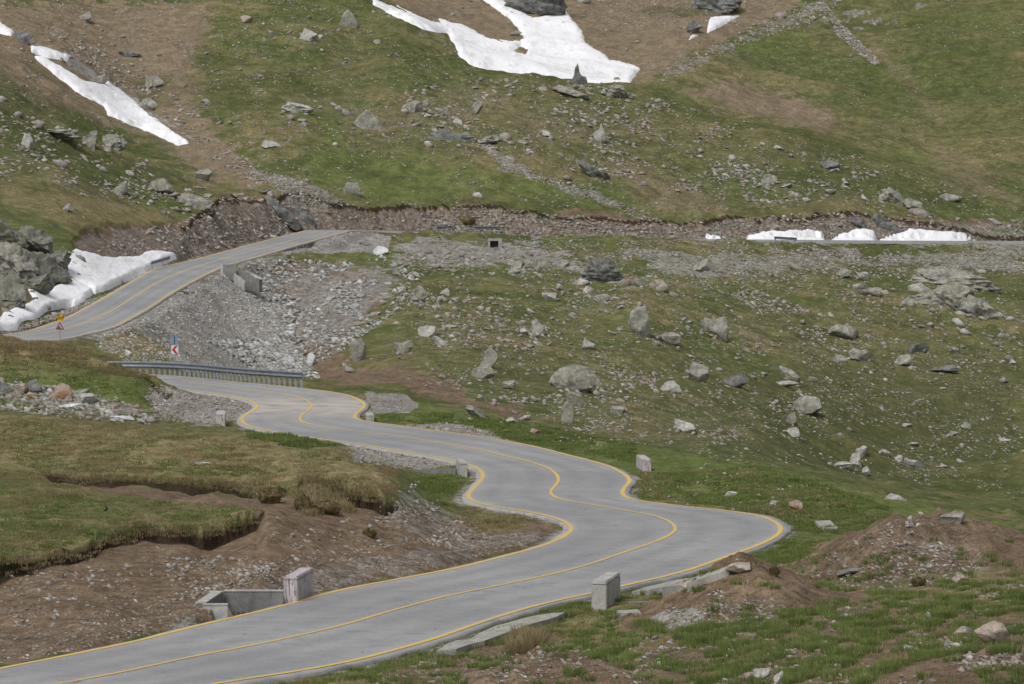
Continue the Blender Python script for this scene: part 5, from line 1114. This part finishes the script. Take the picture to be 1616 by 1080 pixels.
def beam_profile():
    # W-beam cross section (depth, height)
    return [(0, -.155), (.015, -.15), (.08, -.105), (.08, -.075), (.02, -.02), (.02, .02), (.08, .075), (.08, .105), (.015, .15), (0, .155)]
def guardrail(pts, h, label, group, name="guardrail", scale=1.0, spacing=None, posts=None, dz=0.0):
    """pts: ground points left to right as seen; beam top at h above them"""
    C_ = np.array([p[:] for p in pts]); s_ = np.r_[0, np.cumsum(np.linalg.norm(np.diff(C_[:, :2], axis=0), axis=1))]
    q = np.linspace(0, s_[-1], max(2, int(s_[-1]/.5)+1)); C_ = np.stack([np.interp(q, s_, C_[:, k]) for k in range(3)], 1)
    for _ in range(4):
        if len(C_) > 4: C_[1:-1] = (C_[:-2]+2*C_[1:-1]+C_[2:])/4
    T_ = np.gradient(C_[:, :2], axis=0); T_ /= np.linalg.norm(T_, axis=1)[:, None]; Nf = np.stack([T_[:, 1], -T_[:, 0]], 1)
    if Nf[:, 1].mean() > 0: Nf = -Nf          # towards the viewer's side
    pr = beam_profile(); cz = h-.155*scale; bm = bmesh.new(); rows_ = []
    for c_, nn in zip(C_, Nf):
        rows_.append([bm.verts.new((c_[0]+nn[0]*(a_+.06), c_[1]+nn[1]*(a_+.06), c_[2]+cz+b_*scale)) for a_, b_ in pr])
    for r0, r1 in zip(rows_[:-1], rows_[1:]):
        for i in range(len(pr)-1): bm.faces.new((r0[i], r1[i], r1[i+1], r0[i+1]))
    bmesh.ops.solidify(bm, geom=bm.faces[:], thickness=.012)
    t = empty(name, tuple(C_[0])); tag(t, label, "guardrail", group); rel(t, bm_obj("beam", bm, GALV))
    L = s_[-1]; pos = posts if posts is not None else np.arange(.3, L-.1, spacing)
    qs = np.r_[0, np.cumsum(np.linalg.norm(np.diff(C_[:, :2], axis=0), axis=1))]
    bm = bmesh.new()      # one post: a C channel, then copied
    for bx in ((-.09, .09, -.006, .006), (-.09, -.078, .007, .09), (.078, .09, .007, .09)): bm_box(bm, *bx, -.7, h-.05)
    pm_ = None
    for x in pos:
        c_ = np.array([np.interp(x, qs, C_[:, k]) for k in range(3)])
        if pm_ is None: o = bm_obj("post", bm, POST); pm_ = o.data
        else: o = bpy.data.objects.new("post", pm_); COL.objects.link(o)
        o.parent = t; o.location = Vector(c_)-Vector(t.location)
    return t
rb = [(170,589.3),(184,589.5),(230,590),(259,590.8),(300,593),(326,595),(358,598.5),(398,602),(430,604.2),(455,606),(478,607.5)]
guardrail([P3(u, v, float(lower_d(v))+.6) for u, v in rb], .90, "long galvanised guardrail with many close posts along the outside of the farther bend", None, spacing=.56, scale=1.5)
SG = "short guardrails over the culverts of the upper road"
def short_rail(a_, b_, h, label, posts_=(.1, .9)):
    L = (Vector(b_)-Vector(a_)).length; guardrail([a_, b_], h, label, SG, posts=[L*x for x in posts_], scale=1.1)
short_rail(P3(237,427,408), P3(267,418,418), .95, "short guardrail in front of the big snow bank beside the upper road")
short_rail(P3(1221,384,511), P3(1257,386,512.5), .92, "short guardrail in front of the white snow strip on the right", (.08, .93))
short_rail(P3(748,368,493), P3(787,369,496), .9, "short guardrail just right of the dark bush in the earth cut", (.05, .98))
short_rail(P3(688,367,490), P3(714,365,493), .74, "partly hidden short guardrail left of the dark bush in the earth cut", (.05, .95))

# signs
def plate(pts, y0, y1, name, mat, parent):
    bm = bmesh.new(); a_ = [bm.verts.new((x, y0, z)) for x, z in pts]; b_ = [bm.verts.new((x, y1, z)) for x, z in pts]; n_ = len(pts)
    bm.faces.new(a_); bm.faces.new(b_[::-1])
    for i in range(n_): bm.faces.new((a_[i], b_[i], b_[(i+1) % n_], a_[(i+1) % n_]))
    bmesh.ops.triangulate(bm, faces=[f for f in bm.faces if len(f.verts) > 4], ngon_method='EAR_CLIP')
    return bm_obj(name, bm, mat, parent)
def pole(parent, h, r_, zb=-.6):
    bm = bmesh.new(); bmesh.ops.create_cone(bm, cap_ends=True, segments=12, radius1=r_, radius2=r_, depth=h-zb)
    for v in bm.verts: v.co.z += (h+zb)/2
    return bm_obj("pole", bm, POST, parent)
d = 316.5; k = d/F; b0 = P3(94.6, 541, d); t = empty("warning_sign", b0); tag(t, "warning sign with an orange star above a red-bordered triangle beside the upper road", "road sign")
pole(t, 42*k, .035)
zc = 38.5*k; star = [((.36 if i % 2 == 0 else .21)*math.sin(i*math.pi/8), zc+(.36 if i % 2 == 0 else .21)*math.cos(i*math.pi/8)) for i in range(16)]
sp = plate(star, -.06, -.04, "star_plate", SIGN_Y, t); plate([(x*.5, zc+(z-zc)*.5) for x, z in star], -.066, -.0605, "star_centre", SIGN_O, sp)
zt1, zb1 = 33*k, 20.5*k; plate([(-.37, zb1), (.37, zb1), (0, zt1)], -.06, -.04, "triangle_plate", SIGN_DR, t)
plate([(-.235, zb1+.085), (.235, zb1+.085), (0, zt1-.17)], -.066, -.0605, "triangle_face", SIGN_P, t)
plate([(-.225, zb1+.087), (-.03, zb1+.087), (-.01, zb1+.2), (-.05, zb1+.3), (-.09, zb1+.27)], -.072, -.0665, "rock_face_symbol", BLACK, t)
for xx, zz in ((.05, .13), (.02, .24), (.09, .10)): plate([(xx-.025, zb1+zz-.02), (xx+.02, zb1+zz-.025), (xx+.03, zb1+zz+.02), (xx-.01, zb1+zz+.03)], -.072, -.0665, "falling_rock_symbol", BLACK, t)
d = 283; k = d/F; b0 = P3(276, 574, d); t = empty("chevron_sign", b0); tag(t, "red and white chevron sign pointing left with a blue-grey plate above, behind the long guardrail", "road sign")
pole(t, 46*k, .035)
plate([(-.26, 15*k), (.26, 15*k), (.26, 29*k), (-.26, 29*k)], -.06, -.04, "chevron_plate", SIGN_W, t)
bm = bmesh.new(); cv = [[bm.verts.new((x, y_, z*k)) for x, z in ((.24,28.6),(.06,28.6),(-.22,22),(.06,15.4),(.24,15.4),(-.01,22))] for y_ in (-.075, -.062)]
for q in ((0,1,2,5), (5,2,3,4)): bm.faces.new([cv[0][i] for i in q]); bm.faces.new([cv[1][i] for i in q][::-1])
for i in range(6): bm.faces.new((cv[0][i], cv[0][(i+1) % 6], cv[1][(i+1) % 6], cv[1][i]))
bm_obj("chevron_arrow", bm, SIGN_R, t)
plate([(-.25, 30*k), (.25, 30*k), (.25, 43*k), (-.25, 43*k)], -.06, -.04, "blue_plate", SIGN_B, t)
plate([(-.05, 30.2*k), (.01, 30.2*k), (.01, 42.8*k), (-.05, 42.8*k)], -.066, -.0605, "plate_stripe", BLACK, t)

# the little black bird on the left meadow
p = at(168, 809); bm = bmesh.new(); L0 = bm.verts.layers.skin.verify() if False else None; bm.free()
def tube_skin(name, nodes, edges, mat, parent=None, sub=1):
    me_ = bpy.data.meshes.new(name); me_.from_pydata([n_[:3] for n_ in nodes], edges, []); o = link_mesh(name, me_, mat, parent)
    sk = o.modifiers.new("skin", 'SKIN'); 
    for v_, n_ in zip(me_.skin_vertices[0].data, nodes): v_.radius = (n_[3], n_[3]*(n_[4] if len(n_) > 4 else 1))
    me_.skin_vertices[0].data[0].use_root = True
    ss = o.modifiers.new("sub", 'SUBSURF'); ss.levels = sub; ss.render_levels = sub; return o
t = empty("bird", (p.x, p.y, p.z)); tag(t, "small black bird standing upright on the grass of the left meadow", "bird")
tube_skin("body", [(.0,0,.12,.05),(.035,0,.165,.042),(-.05,0,.08,.034),(-.11,0,.035,.014),(-.015,0,.20,.028),(-.028,0,.235,.03),(-.062,0,.235,.012)], [(0,1),(0,2),(2,3),(1,4),(4,5),(5,6)], FEATHER, t)
plate([(-.06,.228),(-.06,.242),(-.10,.232)], -.005, .005, "beak", BEAK, t)
for sx in (-.02, .02): tube_skin("leg", [(.0,sx,.09,.008),(.01,sx,.04,.006),(.0,sx,-.02,.006),(-.03,sx,-.02,.004)], [(0,1),(1,2),(2,3)], BEAK, t, 0)
tube_skin("wing", [(.02,-.045,.16,.02,.5),(-.03,-.055,.11,.024,.5),(-.09,-.04,.05,.01,.5)], [(0,1),(1,2)], FEATHER, t)
tube_skin("wing", [(.02,.045,.16,.02,.5),(-.03,.055,.11,.024,.5),(-.09,.04,.05,.01,.5)], [(0,1),(1,2)], FEATHER, t)

# slumped clumps of turf
def turf_clump(u, v, w, h, label, seed, mat):
    V_ = rock_verts(seed, 4, 4, .7, .95, rough=.12); Q, loc = place(V_, u, v, w, h, bury=.2)
    o = link_mesh("turf_clump", np_mesh("turf_clump", Q, ICO[4][1], True), mat); o.location = loc; tag(o, label, "turf clump", "slumped clumps of turf")
    r = np.random.default_rng(seed); top = Q[Q[:, 2] > np.quantile(Q[:, 2], .35)]; b = top[r.integers(0, len(top), 900)]; hh = r.uniform(.03, .12, 900)*min(1.5, w/30+.3)
    tip = b+np.stack([r.normal(0, .5, 900)*hh, r.normal(0, .5, 900)*hh-.03, hh*r.uniform(-.2, 1, 900)], 1); ww = .016*p.y/140
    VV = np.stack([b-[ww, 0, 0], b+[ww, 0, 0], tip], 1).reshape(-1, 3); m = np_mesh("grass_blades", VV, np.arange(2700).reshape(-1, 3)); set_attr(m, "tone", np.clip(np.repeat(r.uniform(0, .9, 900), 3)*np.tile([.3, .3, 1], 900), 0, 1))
    gb = link_mesh("grass_blades", m, G_DRY, o)
sm = NT("dark_turf_soil", .95, .1); TURF = sm.done(sm.mix(sm.ramp(sm.noise(3, 5, .7), .4, .62), (.07, .052, .028), (.16, .128, .065)))
turf_clump(513, 812, 50, 20, "largest brown tussocky clump slid down below the upper eroded turf edge", 501, TURF)
turf_clump(478, 808, 28, 26, "upright clump of turf left of the largest slumped one", 502, TURF)
turf_clump(424, 795, 40, 24, "overhanging turf clump at the left end of the deep notch in the upper edge", 503, TURF)
turf_clump(735, 355, 30, 15, "dark bushy clump in the reddish earth cut above the upper road", 504, TURF)
turf_clump(583, 848, 22, 12, "small dark clump on the bare brown bank in the middle", 506, TURF)
turf_clump(1450, 925, 24, 12, "brownish tussock at the foot of the big spoil heap", 507, TURF)
turf_clump(1222, 910, 16, 14, "dark tussock on the right shoulder of the small spoil heap", 508, TURF)
